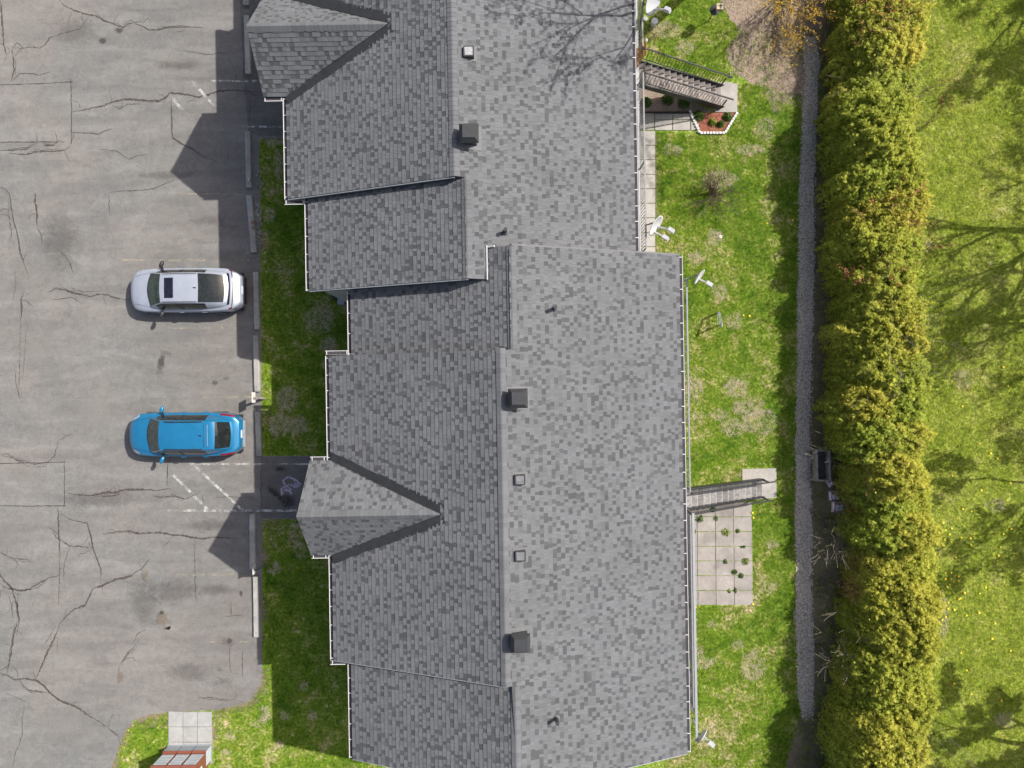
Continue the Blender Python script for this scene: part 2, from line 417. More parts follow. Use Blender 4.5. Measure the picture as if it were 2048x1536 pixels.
BUILD = {
 'asphalt': lambda: m_asphalt('asphalt', .160),
 'asphalt_patch': lambda: m_asphalt('asphalt_patch', .166),
 'asphalt_walk': lambda: m_asphalt('asphalt_walk', .118),
 'crack': lambda: m_plain('crack', (.058,.046,.040), .95, var=.3, scale=30),
 'joint': lambda: m_worn('joint', (.06,.053,.05), .50, 5, .25),
 'white_line': lambda: m_worn('white_line', (.52,.51,.485), .43, 6, .14),
 'yellow_line': lambda: m_worn('yellow_line', (.40,.35,.25), .38, 6, .16),
 'chalk': lambda: m_worn('chalk', (.46,.37,.50), .55, 14, .25),
 'oil': lambda: m_stain('oil', (.05,.043,.040), .6),
 'grime': lambda: m_stain('grime', (.085,.074,.068), .26),
 'damp': lambda: m_stain('damp', (.030,.029,.030), .75),
 'rust': lambda: m_stain('rust', (.19,.145,.10), .5),
 'pale': lambda: m_stain('pale', (.25,.236,.217), .42),
 'shingle': m_shingle,
 'valley': lambda: m_plain('valley', (.020,.021,.023), .75, var=.25, scale=5),
 'deck': lambda: m_plain('deck', (.06,.06,.063), .9),
 'metal_white': lambda: m_plain('metal_white', (.50,.488,.485), .5, var=.06),
 'trim_grey': lambda: m_plain('trim_grey', (.26,.27,.28), .5, var=.08),
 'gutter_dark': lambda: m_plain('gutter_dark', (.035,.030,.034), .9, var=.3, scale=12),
 'siding': lambda: m_plain('siding', (.42,.405,.38), .7, var=.06, scale=2),
 'brick': lambda: m_plain('brick', (.24,.13,.095), .85, var=.25, scale=14),
 'window_glass': lambda: m_glass('window_glass', (.02,.025,.03)),
 'black_metal': lambda: m_plain('black_metal', (.022,.022,.024), .5, var=.2),
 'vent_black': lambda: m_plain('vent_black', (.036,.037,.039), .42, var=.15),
 'vent_top': lambda: m_plain('vent_top', (.15,.15,.15), .4, var=.3, scale=9),
 'vent_galv': lambda: m_plain('vent_galv', (.36,.36,.35), .4, metal=.3, var=.3, scale=12),
 'flash_grey': lambda: m_plain('flash_grey', (.10,.101,.105), .7, var=.15),
 'deck_floor': lambda: m_concrete('deck_floor', (.40,.40,.40), .2),
 'rail_grey': lambda: m_plain('rail_grey', (.20,.205,.21), .45, var=.15),
 'panel_grey': lambda: m_plain('panel_grey', (.30,.31,.325), .6, var=.12, scale=3),
 'tarp': lambda: m_plain('tarp', (.34,.35,.37), .35, var=.35, scale=3),
 'orange_wood': lambda: m_plain('orange_wood', (.36,.17,.055), .7, var=.3, scale=8),
 'tread': lambda: m_wood('tread', (.175,.150,.135), (.10,.085,.075)),
 'tread_grey': lambda: m_wood('tread_grey', (.19,.185,.18), (.115,.105,.10)),
 'nosing': lambda: m_plain('nosing', (.34,.31,.28), .7, var=.25, scale=8),
 'dirt_edge': lambda: m_worn('dirt_edge', (.235,.175,.125), .52, 6, .2),
 'concrete': lambda: m_concrete('concrete', (.36,.335,.305), .22),
 'slab_pale': lambda: m_concrete('slab_pale', (.33,.325,.31), .2),
 'slab_patio': lambda: m_concrete('slab_patio', (.29,.262,.238), .3),
 'kerb': lambda: m_concrete('kerb', (.34,.325,.295), .32),
 'grass_ground': lambda: m_grass('grass_ground', .0),
 'grass_ground_warm': lambda: m_grass('grass_ground_warm', -.035, 1),
 'grass_ground_shade': lambda: m_grass('grass_ground_shade', -.02),
 'grass_blade': lambda: m_grass('grass_blade', .0, blade=True),
 'grass_blade_warm': lambda: m_grass('grass_blade_warm', -.035, 1, blade=True),
 'soil': lambda: m_soil('soil'),
 'hedge_soil': lambda: m_soil('hedge_soil', (.15,.118,.072), (.26,.20,.13)),
 'litter': lambda: m_leaf('litter', [(.11,.075,.05),(.19,.14,.095),(.26,.20,.145),(.33,.27,.21)], 0),
 'pot_soil': lambda: m_soil('pot_soil', (.05,.042,.038), (.12,.11,.10)),
 'mulch': lambda: m_soil('mulch', (.22,.075,.045), (.40,.20,.14)),
 'gravel': m_gravel,
 'pebble': lambda: m_leaf('pebble', [(.36,.32,.27),(.46,.41,.35),(.55,.495,.425),(.66,.61,.54)], 0),
 'cedar': lambda: m_leaf('cedar', [(.15,.20,.030),(.30,.325,.045),(.45,.45,.065),(.58,.54,.11)], .45, vary=True),
 'cedar_brown': lambda: m_leaf('cedar_brown', [(.26,.19,.06),(.46,.27,.10),(.56,.36,.15),(.46,.42,.09)], .45),
 'bark': lambda: m_plain('bark', (.095,.072,.055), .9, var=.3, scale=12),
 'twig_pale': lambda: m_plain('twig_pale', (.23,.195,.155), .85, var=.25, scale=9),
 'twig_brown': lambda: m_plain('twig_brown', (.115,.078,.062), .9, var=.3, scale=9),
 'leaf_yellow': lambda: m_leaf('leaf_yellow', [(.34,.22,.02),(.52,.33,.03),(.66,.43,.05),(.50,.44,.10)], .35),
 'leaf_red': lambda: m_leaf('leaf_red', [(.16,.035,.02),(.30,.08,.04),(.40,.16,.08),(.30,.20,.06)], .25),
 'leaf_lime': lambda: m_leaf('leaf_lime', [(.08,.14,.012),(.15,.22,.02),(.24,.30,.035),(.30,.33,.05)], .3),
 'leaf_green': lambda: m_leaf('leaf_green', [(.020,.055,.010),(.045,.10,.015),(.08,.15,.02),(.13,.19,.03)], .25),
 'petal': lambda: m_plain('petal', (.72,.55,.02), .7, var=.15),
 'white_block': lambda: m_concrete('white_block', (.62,.60,.58), .2),
 'paint_white': lambda: m_paint('paint_white', (.30,.32,.37), .12),
 'paint_blue': lambda: m_paint('paint_blue', (.010,.155,.31), .25),
 'car_glass': lambda: m_glass('car_glass', (.010,.012,.012)),
 'car_screen': lambda: m_glass('car_screen', (.026,.036,.033), .05),
 'car_sunroof': lambda: m_glass('car_sunroof', (.008,.008,.015), .04),
 'car_black': lambda: m_plain('car_black', (.018,.018,.02), .5, var=.1),
 'tyre': lambda: m_plain('tyre', (.015,.015,.015), .9),
 'rim': lambda: m_plain('rim', (.45,.45,.46), .3, metal=.8),
 'lamp_red': lambda: m_plain('lamp_red', (.16,.006,.012), .15, var=.1),
 'lamp_dark': lambda: m_plain('lamp_dark', (.045,.012,.012), .15, var=.2),
 'straw': lambda: m_leaf('straw', [(.60,.49,.34),(.66,.55,.40),(.72,.61,.46),(.76,.67,.53)], .4),
 'lamp_clear': lambda: m_plain('lamp_clear', (.30,.31,.33), .1, var=.2),
 'chrome': lambda: m_plain('chrome', (.7,.7,.72), .15, metal=.9),
 'plate': lambda: m_plain('plate', (.62,.66,.74), .4),
 'mailbox_brown': lambda: m_plain('mailbox_brown', (.19,.062,.038), .45, var=.12, scale=4),
 'mailbox_grey': lambda: m_plain('mailbox_grey', (.26,.28,.30), .4, var=.12),
 'mailbox_door': lambda: m_plain('mailbox_door', (.42,.46,.49), .35, var=.12, scale=12),
 'dish': lambda: m_plain('dish', (.46,.46,.47), .4, var=.06),
 'wood_grey': lambda: m_wood('wood_grey', (.22,.205,.185), (.12,.112,.10)),
 'wood_tan': lambda: m_wood('wood_tan', (.36,.28,.20), (.22,.17,.12)),
 'bag_white': lambda: m_plain('bag_white', (.58,.58,.60), .4, var=.25, scale=9),
 'bag_red': lambda: m_plain('bag_red', (.40,.02,.04), .45),
 'sign_white': lambda: m_plain('sign_white', (.66,.63,.58), .5, var=.15, scale=15),
 'post_wood': lambda: m_wood('post_wood', (.30,.27,.23), (.17,.15,.13)),
 'cable': lambda: m_plain('cable', (.012,.012,.012), .6),
}
def M(name):
    if name not in MATS: MATS[name] = BUILD[name]()
    return MATS[name]
# ------------------------------------------------------------------ the ground
R = random.Random(7)
def PL(pts, z=0.0): return [P(a, b, z) for a, b in pts]

gm = MB(); gm.box(-130, 130, -130, 130, -.5, 0.0)
ground = gm.build('ground', 'grass_ground'); tag(ground, 'green lawn ground running on all round the building', 'lawn', kind='structure')
field = flat_poly('lawn', PL([(1735,-700),(2900,-700),(2900,2200),(1735,2200)]), .004, 'grass_ground_warm', jit=.1, step=.8)
tag(field, 'open olive green lawn beyond the cedar hedge', 'lawn')
front_lawn_pts = PL([(519,276),(700,276),(760,600),(700,912),(522,912),(519,700)])
lot_pts = PL([(-1500,-1500),(490,-1500),(520,-400),(700,-400),(700,276),(521,276),(519,290),(521,500),(523,700),(525,912),(700,912),(700,1038),(530,1038),(524,1050),(524,1180),(525,1340),(522,1368),(500,1402),(470,1412),(428,1420),(338,1424),(300,1428),(268,1440),(250,1462),(236,1500),(222,1540),(180,1700),(100,1900),(-1500,2600)])
lot = flat_poly('parking_lot', lot_pts, .012, 'asphalt', jit=.035, step=.35)
tag(lot, 'weathered cracked grey asphalt parking lot', 'parking lot')
def part_of(o, parent, nm=None): o.parent = parent; return o
for nm, pts in (('asphalt_patch', [(-60,169),(143,164),(144,285),(-60,286)]), ('asphalt_patch', [(-60,929),(129,924),(130,1011),(-60,1012)])):
    flat_poly(nm, PL(pts), .016, 'asphalt_patch', lot, kind=None, jit=.01, step=.4)
flat_poly('doorway_pavement', PL([(522,914),(690,914),(690,1036),(522,1036)]), .016, 'asphalt_walk', lot, kind=None, jit=.015, step=.4)
flat_poly('doorway_pavement', PL([(478,-60),(700,-60),(700,272),(520,272),(497,262),(486,150)]), .016, 'asphalt_walk', lot, kind=None, jit=.03, step=.4)

def ribbon(mb, pts, w, z, wob=.0, wvar=.35, step=6.0, taper=True, seed=0):
    """a thin uneven strip along a pixel polyline, width in photo pixels"""
    r = random.Random(seed)
    q = []
    for i in range(len(pts)-1):
        a, b = pts[i], pts[i+1]
        L = math.hypot(b[0]-a[0], b[1]-a[1]); m = max(1, int(L/step))
        for j in range(m):
            t = j/m; q.append([a[0]+(b[0]-a[0])*t, a[1]+(b[1]-a[1])*t])
    q.append(list(pts[-1]))
    n = len(q)
    for i in range(1, n-1):
        q[i][0] += r.gauss(0, wob); q[i][1] += r.gauss(0, wob)
    b0 = len(mb.v)
    for i in range(n):
        a = q[max(i-1,0)]; c = q[min(i+1,n-1)]
        dx, dy = c[0]-a[0], c[1]-a[1]; L = math.hypot(dx, dy) or 1
        k = w/2 * (1 + r.uniform(-wvar, wvar*1.3))
        if taper: k *= min(1, .25 + 3.0*min(i, n-1-i)/n)
        for s in (-1, 1):
            x, y = P(q[i][0] - dy/L*k*s, q[i][1] + dx/L*k*s)
            mb.v.append((x, y, z))
    for i in range(n-1):
        mb.f.append((b0+2*i, b0+2*i+1, b0+2*i+3, b0+2*i+2)); mb.t.append(r.uniform(.35,.75))
CR = [
 (2.6,[(118,0),(127,10),(145,20),(165,26),(180,31),(192,31),(203,38),(212,44),(225,47),(245,56),(257,49),(270,45),(285,44)]),
 (2.6,[(270,47),(285,53),(300,60),(315,60),(328,57),(345,55),(370,54),(405,55)]),
 (1.7,[(177,31),(170,45),(160,59),(140,63),(122,69),(100,76),(93,88),(80,97),(65,94),(47,97),(30,95),(24,98)]),
 (2.4,[(24,98),(27,118),(29,140),(24,160)]),
 (3.0,[(1,0),(4,30),(6,60),(8,90),(15,110),(10,122)]),
 (3.6,[(145,225),(165,221),(185,216),(210,211),(225,204),(245,200),(262,198),(275,200),(290,201),(320,202),(330,196),(342,186),(355,187),(375,189),(395,195),(415,190),(440,182),(475,181),(520,184)]),
 (1.5,[(225,211),(240,218),(255,209),(285,208)]),
 (1.8,[(145,265),(170,266),(200,268),(210,262),(228,257)]),
 (2.4,[(0,300),(18,301),(35,299),(55,298),(65,290),(75,287)]),
 (2.8,[(18,306),(40,309),(55,309),(75,303),(105,303),(130,301),(143,290)]),
 (3.5,[(87,290),(97,292),(105,291),(111,288)]),
 (1.4,[(200,298),(235,303),(250,313),(258,319),(275,312),(300,308)]),
 (2.2,[(343,190),(343,230),(345,275),(360,285),(385,297),(405,313),(430,322),(452,326)]),
 (1.4,[(440,318),(455,330),(462,322)]),
 (1.8,[(218,386),(240,382),(280,381),(310,377),(330,368),(350,360)]),
 (1.2,[(218,386),(219,430)]),
 (2.6,[(0,373),(12,378),(20,390),(24,420),(28,445),(35,465),(40,500),(48,525),(55,545),(60,565)]),
 (1.3,[(18,395),(18,430),(24,470),(18,500)]),
 (3.8,[(72,385),(71,405),(74,425),(75,450)]),
 (1.3,[(75,450),(83,470),(86,490)]),
 (1.6,[(110,497),(125,505),(140,525),(148,550)]),
 (3.0,[(50,580),(43,600),(44,620),(42,640)]), (1.4,[(42,640),(40,700),(40,740),(38,790),(42,800)]),
 (1.3,[(30,730),(33,770),(42,800)]), (1.2,[(55,645),(50,700),(46,760)]), (1.2,[(30,540),(32,570),(25,610)]),
 (3.0,[(95,585),(110,578),(130,580),(150,587),(180,593),(205,588),(215,590),(235,597),(266,600)]),
 (1.4,[(105,600),(120,598),(145,595),(165,607)]), (1.2,[(140,575),(165,583),(205,582)]),
 (2.0,[(0,910),(25,915),(50,925),(70,928),(95,925),(110,910),(118,880)]), (1.2,[(10,905),(30,918),(60,935)]),
 (3.8,[(135,986),(155,989),(185,991),(210,985),(230,985),(245,980),(265,978),(285,979),(310,981),(342,977)]),
 (2.6,[(185,991),(215,993),(235,990),(250,984)]),
 (2.0,[(305,993),(320,996),(345,992),(370,998),(402,984)]), (1.3,[(430,996),(455,993),(500,996)]),
 (1.9,[(342,912),(336,930),(334,972)]),
 (3.0,[(116,1016),(118,1070),(120,1110)]), (1.6,[(120,1110),(119,1160),(118,1212)]),
 (2.6,[(122,1028),(145,1040),(175,1046),(182,1070),(187,1097),(195,1120),(203,1140),(202,1168)]),
 (3.6,[(205,1067),(235,1063),(255,1062),(280,1067),(315,1065),(345,1069),(370,1071),(385,1075),(410,1077),(425,1074),(475,1076)]),
 (2.2,[(107,1060),(112,1075),(125,1082),(140,1092),(160,1092),(187,1097)]), (1.4,[(140,1092),(135,1110),(128,1130),(128,1165)]),
 (2.4,[(0,1103),(15,1112),(30,1117),(62,1120)]),
 (2.8,[(0,1165),(10,1175),(25,1178),(40,1182),(60,1178),(80,1165),(100,1155),(119,1150)]), (1.4,[(45,1182),(75,1175),(95,1160)]),
 (3.4,[(0,1150),(8,1160),(20,1172),(28,1182)]),
 (4.6,[(25,1180),(32,1200),(38,1238)]), (3.4,[(38,1238),(30,1260),(25,1290),(20,1320),(14,1350)]),
 (1.6,[(18,1190),(24,1215),(27,1240)]), (1.6,[(36,1180),(36,1215),(40,1240),(33,1270)]),
 (3.6,[(300,1118),(285,1135),(265,1150),(250,1156),(230,1160),(205,1171),(187,1176),(178,1195),(172,1210),(150,1217),(130,1235),(118,1250)]),
 (3.0,[(118,1250),(112,1270),(97,1300),(88,1320),(80,1340),(72,1358)]), (1.2,[(112,1250),(98,1275),(88,1292)]),
 (4.2,[(0,1347),(15,1350),(30,1358),(50,1357),(72,1360),(88,1370),(100,1385),(120,1400),(140,1408),(160,1418),(180,1432),(200,1443),(218,1458)]),
 (2.0,[(218,1458),(238,1472)]),
 (2.6,[(40,1360),(48,1372),(58,1380),(85,1383),(100,1387)]), (1.6,[(0,1340),(12,1336),(20,1326)]), (1.4,[(25,1330),(36,1345),(36,1358)]),
 (2.2,[(275,1290),(258,1303),(248,1318),(240,1332)]), (1.5,[(292,1258),(275,1268),(268,1285)]),
 (1.4,[(50,1400),(45,1440),(45,1470),(30,1510),(25,1540)]), (1.1,[(10,1385),(35,1395),(55,1402)]),
 (1.4,[(390,1080),(390,1130),(391,1180),(395,1210)]),
 (1.4,[(462,1205),(462,1233)]), (1.4,[(435,1236),(470,1230),(495,1232)]),
 (2.0,[(395,1395),(420,1395),(445,1398),(468,1398)]), (1.4,[(460,1290),(460,1330),(462,1350)]), (1.6,[(485,1300),(485,1355)]),
 (1.4,[(22,165),(40,148),(60,147),(78,151),(105,143)]), (1.2,[(24,98),(35,85),(48,95)]), (1.2,[(165,28),(165,40),(170,45)]),
 (1.3,[(145,200),(158,207),(162,222)]), (1.3,[(370,102),(395,106),(415,110),(440,106),(460,104)]), (1.2,[(497,180),(505,190),(525,193)]),
 (1.2,[(500,190),(500,225),(496,245)]), (1.3,[(430,455),(450,450),(480,453)]),
 (1.6,[(523,918),(522,960),(523,1005),(521,1036)]),
]
for i, (w, pts) in enumerate(CR):
    mb = MB(); ribbon(mb, pts, w*.78, .020, wob=.55, wvar=.55, step=3.2, seed=i)
    
    rc = random.Random(500+i)
    if w >= 2.0:
        for _ in range(1 + len(pts)//4):
            a = pts[rc.randrange(1, len(pts))]; an = rc.uniform(0, 6.283); q = [a]
            for s_ in range(rc.randint(2, 4)):
                an += rc.gauss(0, .5); q.append((q[-1][0]+rc.uniform(5,11)*math.cos(an), q[-1][1]+rc.uniform(5,11)*math.sin(an)))
            ribbon(mb, q, .85, .0204, .5, .4, 3.5, True, 700+i)
        off = rc.choice((-1,1))*rc.uniform(2.2, 4.0); k0 = rc.randrange(0, max(1, len(pts)-4)); sub = pts[k0:k0+4]
        ribbon(mb, [(a+off*.4, b+off) for a, b in sub], .8, .0206, .9, .4, 3.5, True, 800+i)
    mb.build('crack', 'crack', lot)
for i, pts in enumerate([[(0,170),(75,168),(146,164)],[(142,158),(144,220),(143,288)],[(0,285),(130,284)],[(0,927),(132,924)],[(129,921),(130,1000),(128,1014)],[(0,1011),(60,1012),(132,1011)]]):
    mb = MB(); ribbon(mb, pts, 1.7, .0215, wob=.3, wvar=.3, step=6, taper=False, seed=90+i); mb.build('patch_joint', 'joint', lot)
WL = [(4,(422,162),(522,163)),(6,(387,166),(429,212)),(6,(341,193),(367,222)),(4,(484,254),(566,254)),(4,(372,165),(392,166)),
      (4,(380,928),(500,928)),(3.5,(500,928),(618,928)),(5,(388,930),(487,1021)),(5,(347,950),(416,1019)),(5,(335,1021),(505,1021)),(4.5,(505,1021),(594,1021))]
YL = [(4,(245,27),(264,27)),(4,(475,24),(512,24)),(4,(345,387),(385,388)),(3.5,(385,388),(508,388)),(4,(245,521),(500,521)),(3,(335,657),(498,656)),(4,(405,795),(505,794)),(4,(345,1149),(505,1149)),(3,(405,1284),(520,1283))]
for i, (w, a, b) in enumerate(WL):
    mb = MB(); ribbon(mb, [a, b], w, .024, .25, .12, 8, False, 200+i); mb.build('painted_line', 'white_line', lot)
for i, (w, a, b) in enumerate(YL):
    mb = MB(); ribbon(mb, [a, b], w, .024, .25, .12, 8, False, 240+i); mb.build('painted_line', 'yellow_line', lot)
# chalk scribble by the door
mb = MB()
for i, pts in enumerate([[(566,962),(572,956),(579,954),(588,958),(597,964),(602,969)],[(566,962),(572,970),(582,968),(590,974),(597,971),(602,968)],[(566,975),(575,972),(583,980)],[(564,990),(566,982),(572,979),(580,982),(584,988)],[(588,966),(594,968),(590,972)],[(563,976),(564,990)]]):
    ribbon(mb, pts, 3.4, .024 + i*.0004, .4, .4, 3, False, 300+i)
mb.build('chalk_drawing', 'chalk', lot)

def stain(px, py, rx, ry, mat, ang=0.0, z=.028):
    me = bpy.data.meshes.new('stain'); n = 20
    vs = [P3(px, py, z)]; ed = [1.0]
    for ring, e in ((.55, .55), (1.0, 0.0)):
        for k in range(n):
            t = 2*math.pi*k/n
            a, b = rx*ring*math.cos(t), ry*ring*math.sin(t)
            vs.append(P3(px + a*math.cos(ang) - b*math.sin(ang), py + a*math.sin(ang) + b*math.cos(ang), z)); ed.append(e)
    fs = [(0, 1+(k+1)%n, 1+k) for k in range(n)] + [(1+k, 1+(k+1)%n, 1+n+(k+1)%n, 1+n+k) for k in range(n)]
    me.from_pydata(vs, [], fs)
    a = me.attributes.new('edge', 'FLOAT', 'POINT'); a.data.foreach_set('value', np.array(ed, dtype=np.float32))
    me.materials.append(M(mat)); o = bpy.data.objects.new('stain', me); COL.objects.link(o); o.parent = lot
    return o
for i, a in enumerate([(238,60,14,9,'oil'),(206,81,12,10,'oil'),(322,725,11,30,'oil',.2),(332,705,20,7,'oil',.3),(320,745,14,7,'oil'),(430,765,10,8,'oil'),(452,757,10,5,'oil'),
   (482,1187,5,10,'oil'),(460,1282,10,8,'oil'),(455,1362,14,10,'oil',.5),(435,1365,12,8,'oil'),(440,1340,10,7,'oil'),(290,1150,12,18,'rust'),(325,1240,18,28,'rust'),(240,1355,11,18,'rust'),(322,1224,5,4,'oil'),
   (320,1253,22,10,'pale'),(234,1435,9,10,'pale'),(100,40,26,16,'pale'),(345,122,70,16,'pale',.1),(430,322,50,16,'pale'),(330,418,60,18,'pale'),(330,445,60,14,'pale'),(320,490,70,12,'pale'),(335,690,80,10,'pale'),(350,745,100,12,'pale'),(440,1210,50,14,'pale'),
   (400,1260,60,10,'pale'),(450,1375,45,30,'pale'),(300,15,90,10,'pale'),(395,100,70,10,'pale',.1),(330,1385,50,12,'pale'),(470,760,60,10,'pale'),(420,480,60,10,'pale'),
   (350,1185,70,40,'grime'),(290,1205,50,70,'grime'),(380,1345,70,28,'grime'),(430,1180,60,20,'grime'),(330,350,90,14,'grime'),(420,440,70,16,'grime'),(320,560,60,30,'grime'),(360,130,90,14,'grime'),(150,60,70,40,'grime'),(200,1000,120,26,'grime'),(420,1050,80,20,'grime'),(120,480,60,90,'grime'),(90,225,50,45,'pale'),(60,960,50,30,'pale'),(470,330,60,18,'pale'),(460,440,22,30,'pale'),(340,430,90,30,'pale'),(330,330,80,22,'pale'),(350,700,110,20,'pale'),(360,760,120,16,'pale'),(420,1240,90,24,'pale'),(440,1350,70,40,'pale'),(60,60,60,40,'pale'),(180,820,80,60,'pale'),(60,560,50,80,'pale'),(130,1450,90,50,'pale'),(380,150,90,14,'pale'),(70,700,60,60,'pale'),(575,1003,24,20,'damp',.6),(548,985,30,10,'damp',.75),(560,938,18,8,'damp'),(455,1285,30,14,'grime')]):
    px, py, rx, ry, mt = a[:5]
    stain(px, py, rx*1.25, ry*1.25, mt, a[5] if len(a) > 5 else 0.0, .028 + i*.0006)

# brown dirt where the grass dies back along the asphalt
for i, pts in enumerate([[(266,1446),(252,1470),(240,1505),(226,1545)],[(275,1440),(305,1434),(337,1432)],[(275,1452),(305,1446),(336,1446)],[(428,1427),(470,1420),(502,1408),(524,1378),(528,1338)],[(430,1440),(430,1500)],[(524,282),(545,279),(566,282)],[(524,470),(526,500)],[(529,1190),(529,1240)],[(530,1100),(531,1135)],[(528,820),(540,850),(556,880)],[(1311,270),(1312,400),(1313,500)],[(528,1050),(560,1044)]]):
    mb = MB(); ribbon(mb, pts, 20 if i in (2,3) else 13, .0045 + i*.0003, 1.2, .4, 6, False, 400+i); o = mb.build('dirt_strip', 'dirt_edge'); o['kind'] = 'structure'; o['label'] = 'brown dirt strip where grass meets paving'
# bare soil, path and hedge bed
soil = flat_poly('soil_bed', PL([(1420,-80),(1760,-80),(1680,60),(1640,120),(1612,215),(1580,200),(1555,225),(1530,180),(1500,165),(1468,150),(1452,110),(1478,60),(1448,20)]), .008, 'soil', jit=.35, step=.25)
tag(soil, 'bare brown soil patch littered with twigs at the path end', 'soil')
bed = flat_poly('hedge_bed', PL([(1622,60),(1760,40),(1840,60),(1815,1600),(1560,1600),(1580,1500),(1600,1430),(1622,1300),(1618,900),(1622,600),(1630,300)]), .010, 'hedge_soil', jit=.22, step=.25)
tag(bed, 'dark leaf littered soil strip under the cedar hedge', 'soil')
path = flat_poly('gravel_path', PL([(1606,70),(1634,72),(1638,130),(1634,200),(1632,290),(1628,380),(1629,470),(1628,560),(1624,660),(1622,760),(1618,860),(1622,930),(1620,1010),(1626,1080),(1620,1160),(1626,1230),(1628,1330),(1624,1400),(1626,1434),(1604,1436),(1592,1380),(1596,1320),(1588,1230),(1594,1130),(1588,1040),(1592,960),(1590,880),(1592,800),(1596,700),(1594,600),(1596,480),(1596,420),(1602,330),(1603,230),(1610,150)]), .018, 'gravel', jit=.11, step=.15)
tag(path, 'narrow grey gravel path beside the cedar hedge', 'path')

# ------------------------------------------------------------------ the building
bx, by = P(1000, 760, 0)
house = empty('apartment_building', (bx, by, 0))
tag(house, 'long two storey apartment building with stepped grey shingle roofs and white gutters', 'building')
ZE = 5.27                       # roof edge
GW = .135                       # gutter width
def XL(px, py): return P(px, py, 5.2)[0] + GW
def XR(px, py): return P(px, py, 5.2)[0] - GW
yS0 = 16.9
y12 = P(568, 399, 5.2)[1]; y23 = P(611, 582, 5.2)[1]; yB = P(1364.7, 511, 5.2)[1]; y34 = P(655, 712, 5.2)[1]
y45 = P(655, 1319, 5.2)[1]; yE = P(697, 1516, 5.2)[1]
yT = 24.0
xa = XR(1275, 300); xb = XR(1373, 1000)
x0l = XL(567, 300) + .7; x1l = XL(567.5, 300); x2l = XL(610.5, 490); x3l = XL(695, 645); x4l = XL(655.5, 1000); x5l = XL(697, 1420)
MR = .39; 
def ridge(px, py, xe_r):
    z = 7.5
    for _ in range(6):
        x = P(px, py, z)[0]; z = ZE + MR*(xe_r - x)
    return x, z
r1 = ridge(906, 180, xa); r2 = ridge(934, 460, xa); r3 = ridge(1024, 600, xb); r4 = ridge(1006, 1000, xb); r5 = ridge(1032, 1450, xb)
r0 = (r1[0] + .35, r1[1] - .35*MR)
SEC = [dict(n=0, y0=yS0, y1=yT, xl=x0l, r=r0, xr=xa), dict(n=1, y0=y12, y1=yS0, xl=x1l, r=r1, xr=xa), dict(n=2, y0=y23, y1=y12, xl=x2l, r=r2, xr=xa),
       dict(n=3, y0=y34, y1=yB, xl=x3l, r=r3, xr=xb), dict(n=4, y0=y45, y1=y34, xl=x4l, r=r4, xr=xb), dict(n=5, y0=yE, y1=y45, xl=x5l, r=r5, xr=xb)]
for s in SEC: s['ml'] = (s['r'][1]-ZE)/(s['r'][0]-s['xl'])

# front gables
def gable(px, py, tip_px, tip_py, sec, ye_px):
    s = SEC[sec]; z = 6.8
    for _ in range(8):
        xt = P(tip_px, tip_py, z)[0]; z = ZE + s['ml']*(xt - s['xl'])
    xf, yc = P(px, py, z)
    hw = abs(P(527 if sec == 1 else 618, ye_px, 5.2)[1] - yc) - GW
    return dict(sec=sec, xf=xf, yc=yc, hw=hw, zr=z, xt=xt, m=(z-ZE)/hw)
G1 = gable(493, 52, 775, 45, 1, 203)
G2 = gable(593, 1033, 880, 1026, 4, 1117)
GS = [G1, G2]

SH = []     # every shingle: origin, dirs, width, exposure, thickness, tone, parent slope
def course_tabs(a, b, rng):
    t = a - rng.uniform(0, .2); out = []
    while t < b:
        w = rng.choice((.09, .11, .13, .15, .18)); out.append((max(t, a), min(t+w, b))); t += w
    out = [q for q in out if q[1]-q[0] > 1e-4]
    if len(out) > 1 and out[-1][1]-out[-1][0] < .05: q = out.pop(); out[-1] = (out[-1][0], q[1])
    if len(out) > 1 and out[0][1]-out[0][0] < .05: q = out.pop(0); out[0] = (q[0], out[0][1])
    return out
EXPO = .145
def lay(slope, o0, up, al, length, ints, rng, contrast=1.0):
    """courses from the eave up; ints(d) gives the stretches along the course that are laid"""
    n = int(length/EXPO) + 1
    nrm = al.cross(up); 
    if nrm.z < 0: nrm = -nrm
    below = []
    for i in range(n):
        d = i*EXPO
        darks = []
        e = min(EXPO, length-d)
        if e < .04: continue
        mid = ints(d + e*.5); lo = ints(d); hi = ints(d + e + .012)
        same = len(mid) == len(lo) == len(hi)
        for j, (a, b) in enumerate(mid):
            tabs = course_tabs(a, b, rng); was = False; bi = 0
            for m, (t0, t1) in enumerate(tabs):
                q = rng.random()
                while bi < len(below) and below[bi][1] < t0 + .03: bi += 1
                over = bi < len(below) and below[bi][0] < t1 - .03
                if q >= .60 and (was and rng.random() < .6 or over and rng.random() < .5): q = .3*rng.random()
                was = q >= .60
                if was: darks.append((t0, t1))
                if q < .54: tone = rng.uniform(.68, .98); th = .015
                elif q < .60: tone = rng.uniform(.5, .68); th = .012
                else: tone = rng.uniform(.05, .40); th = .006
                sk = (0, 0, 0, 0)
                if same and abs(hi[j][0]-lo[j][0]) + abs(hi[j][1]-lo[j][1]) > .01:
                    sk = (lo[j][0]-a if m == 0 else 0, hi[j][0]-a if m == 0 else 0, lo[j][1]-b if m == len(tabs)-1 else 0, hi[j][1]-b if m == len(tabs)-1 else 0)
                SH.append((o0 + up*d + al*t0, up, al, nrm, t1-t0, e+.012, th, tone, slope, sk))
        below = darks

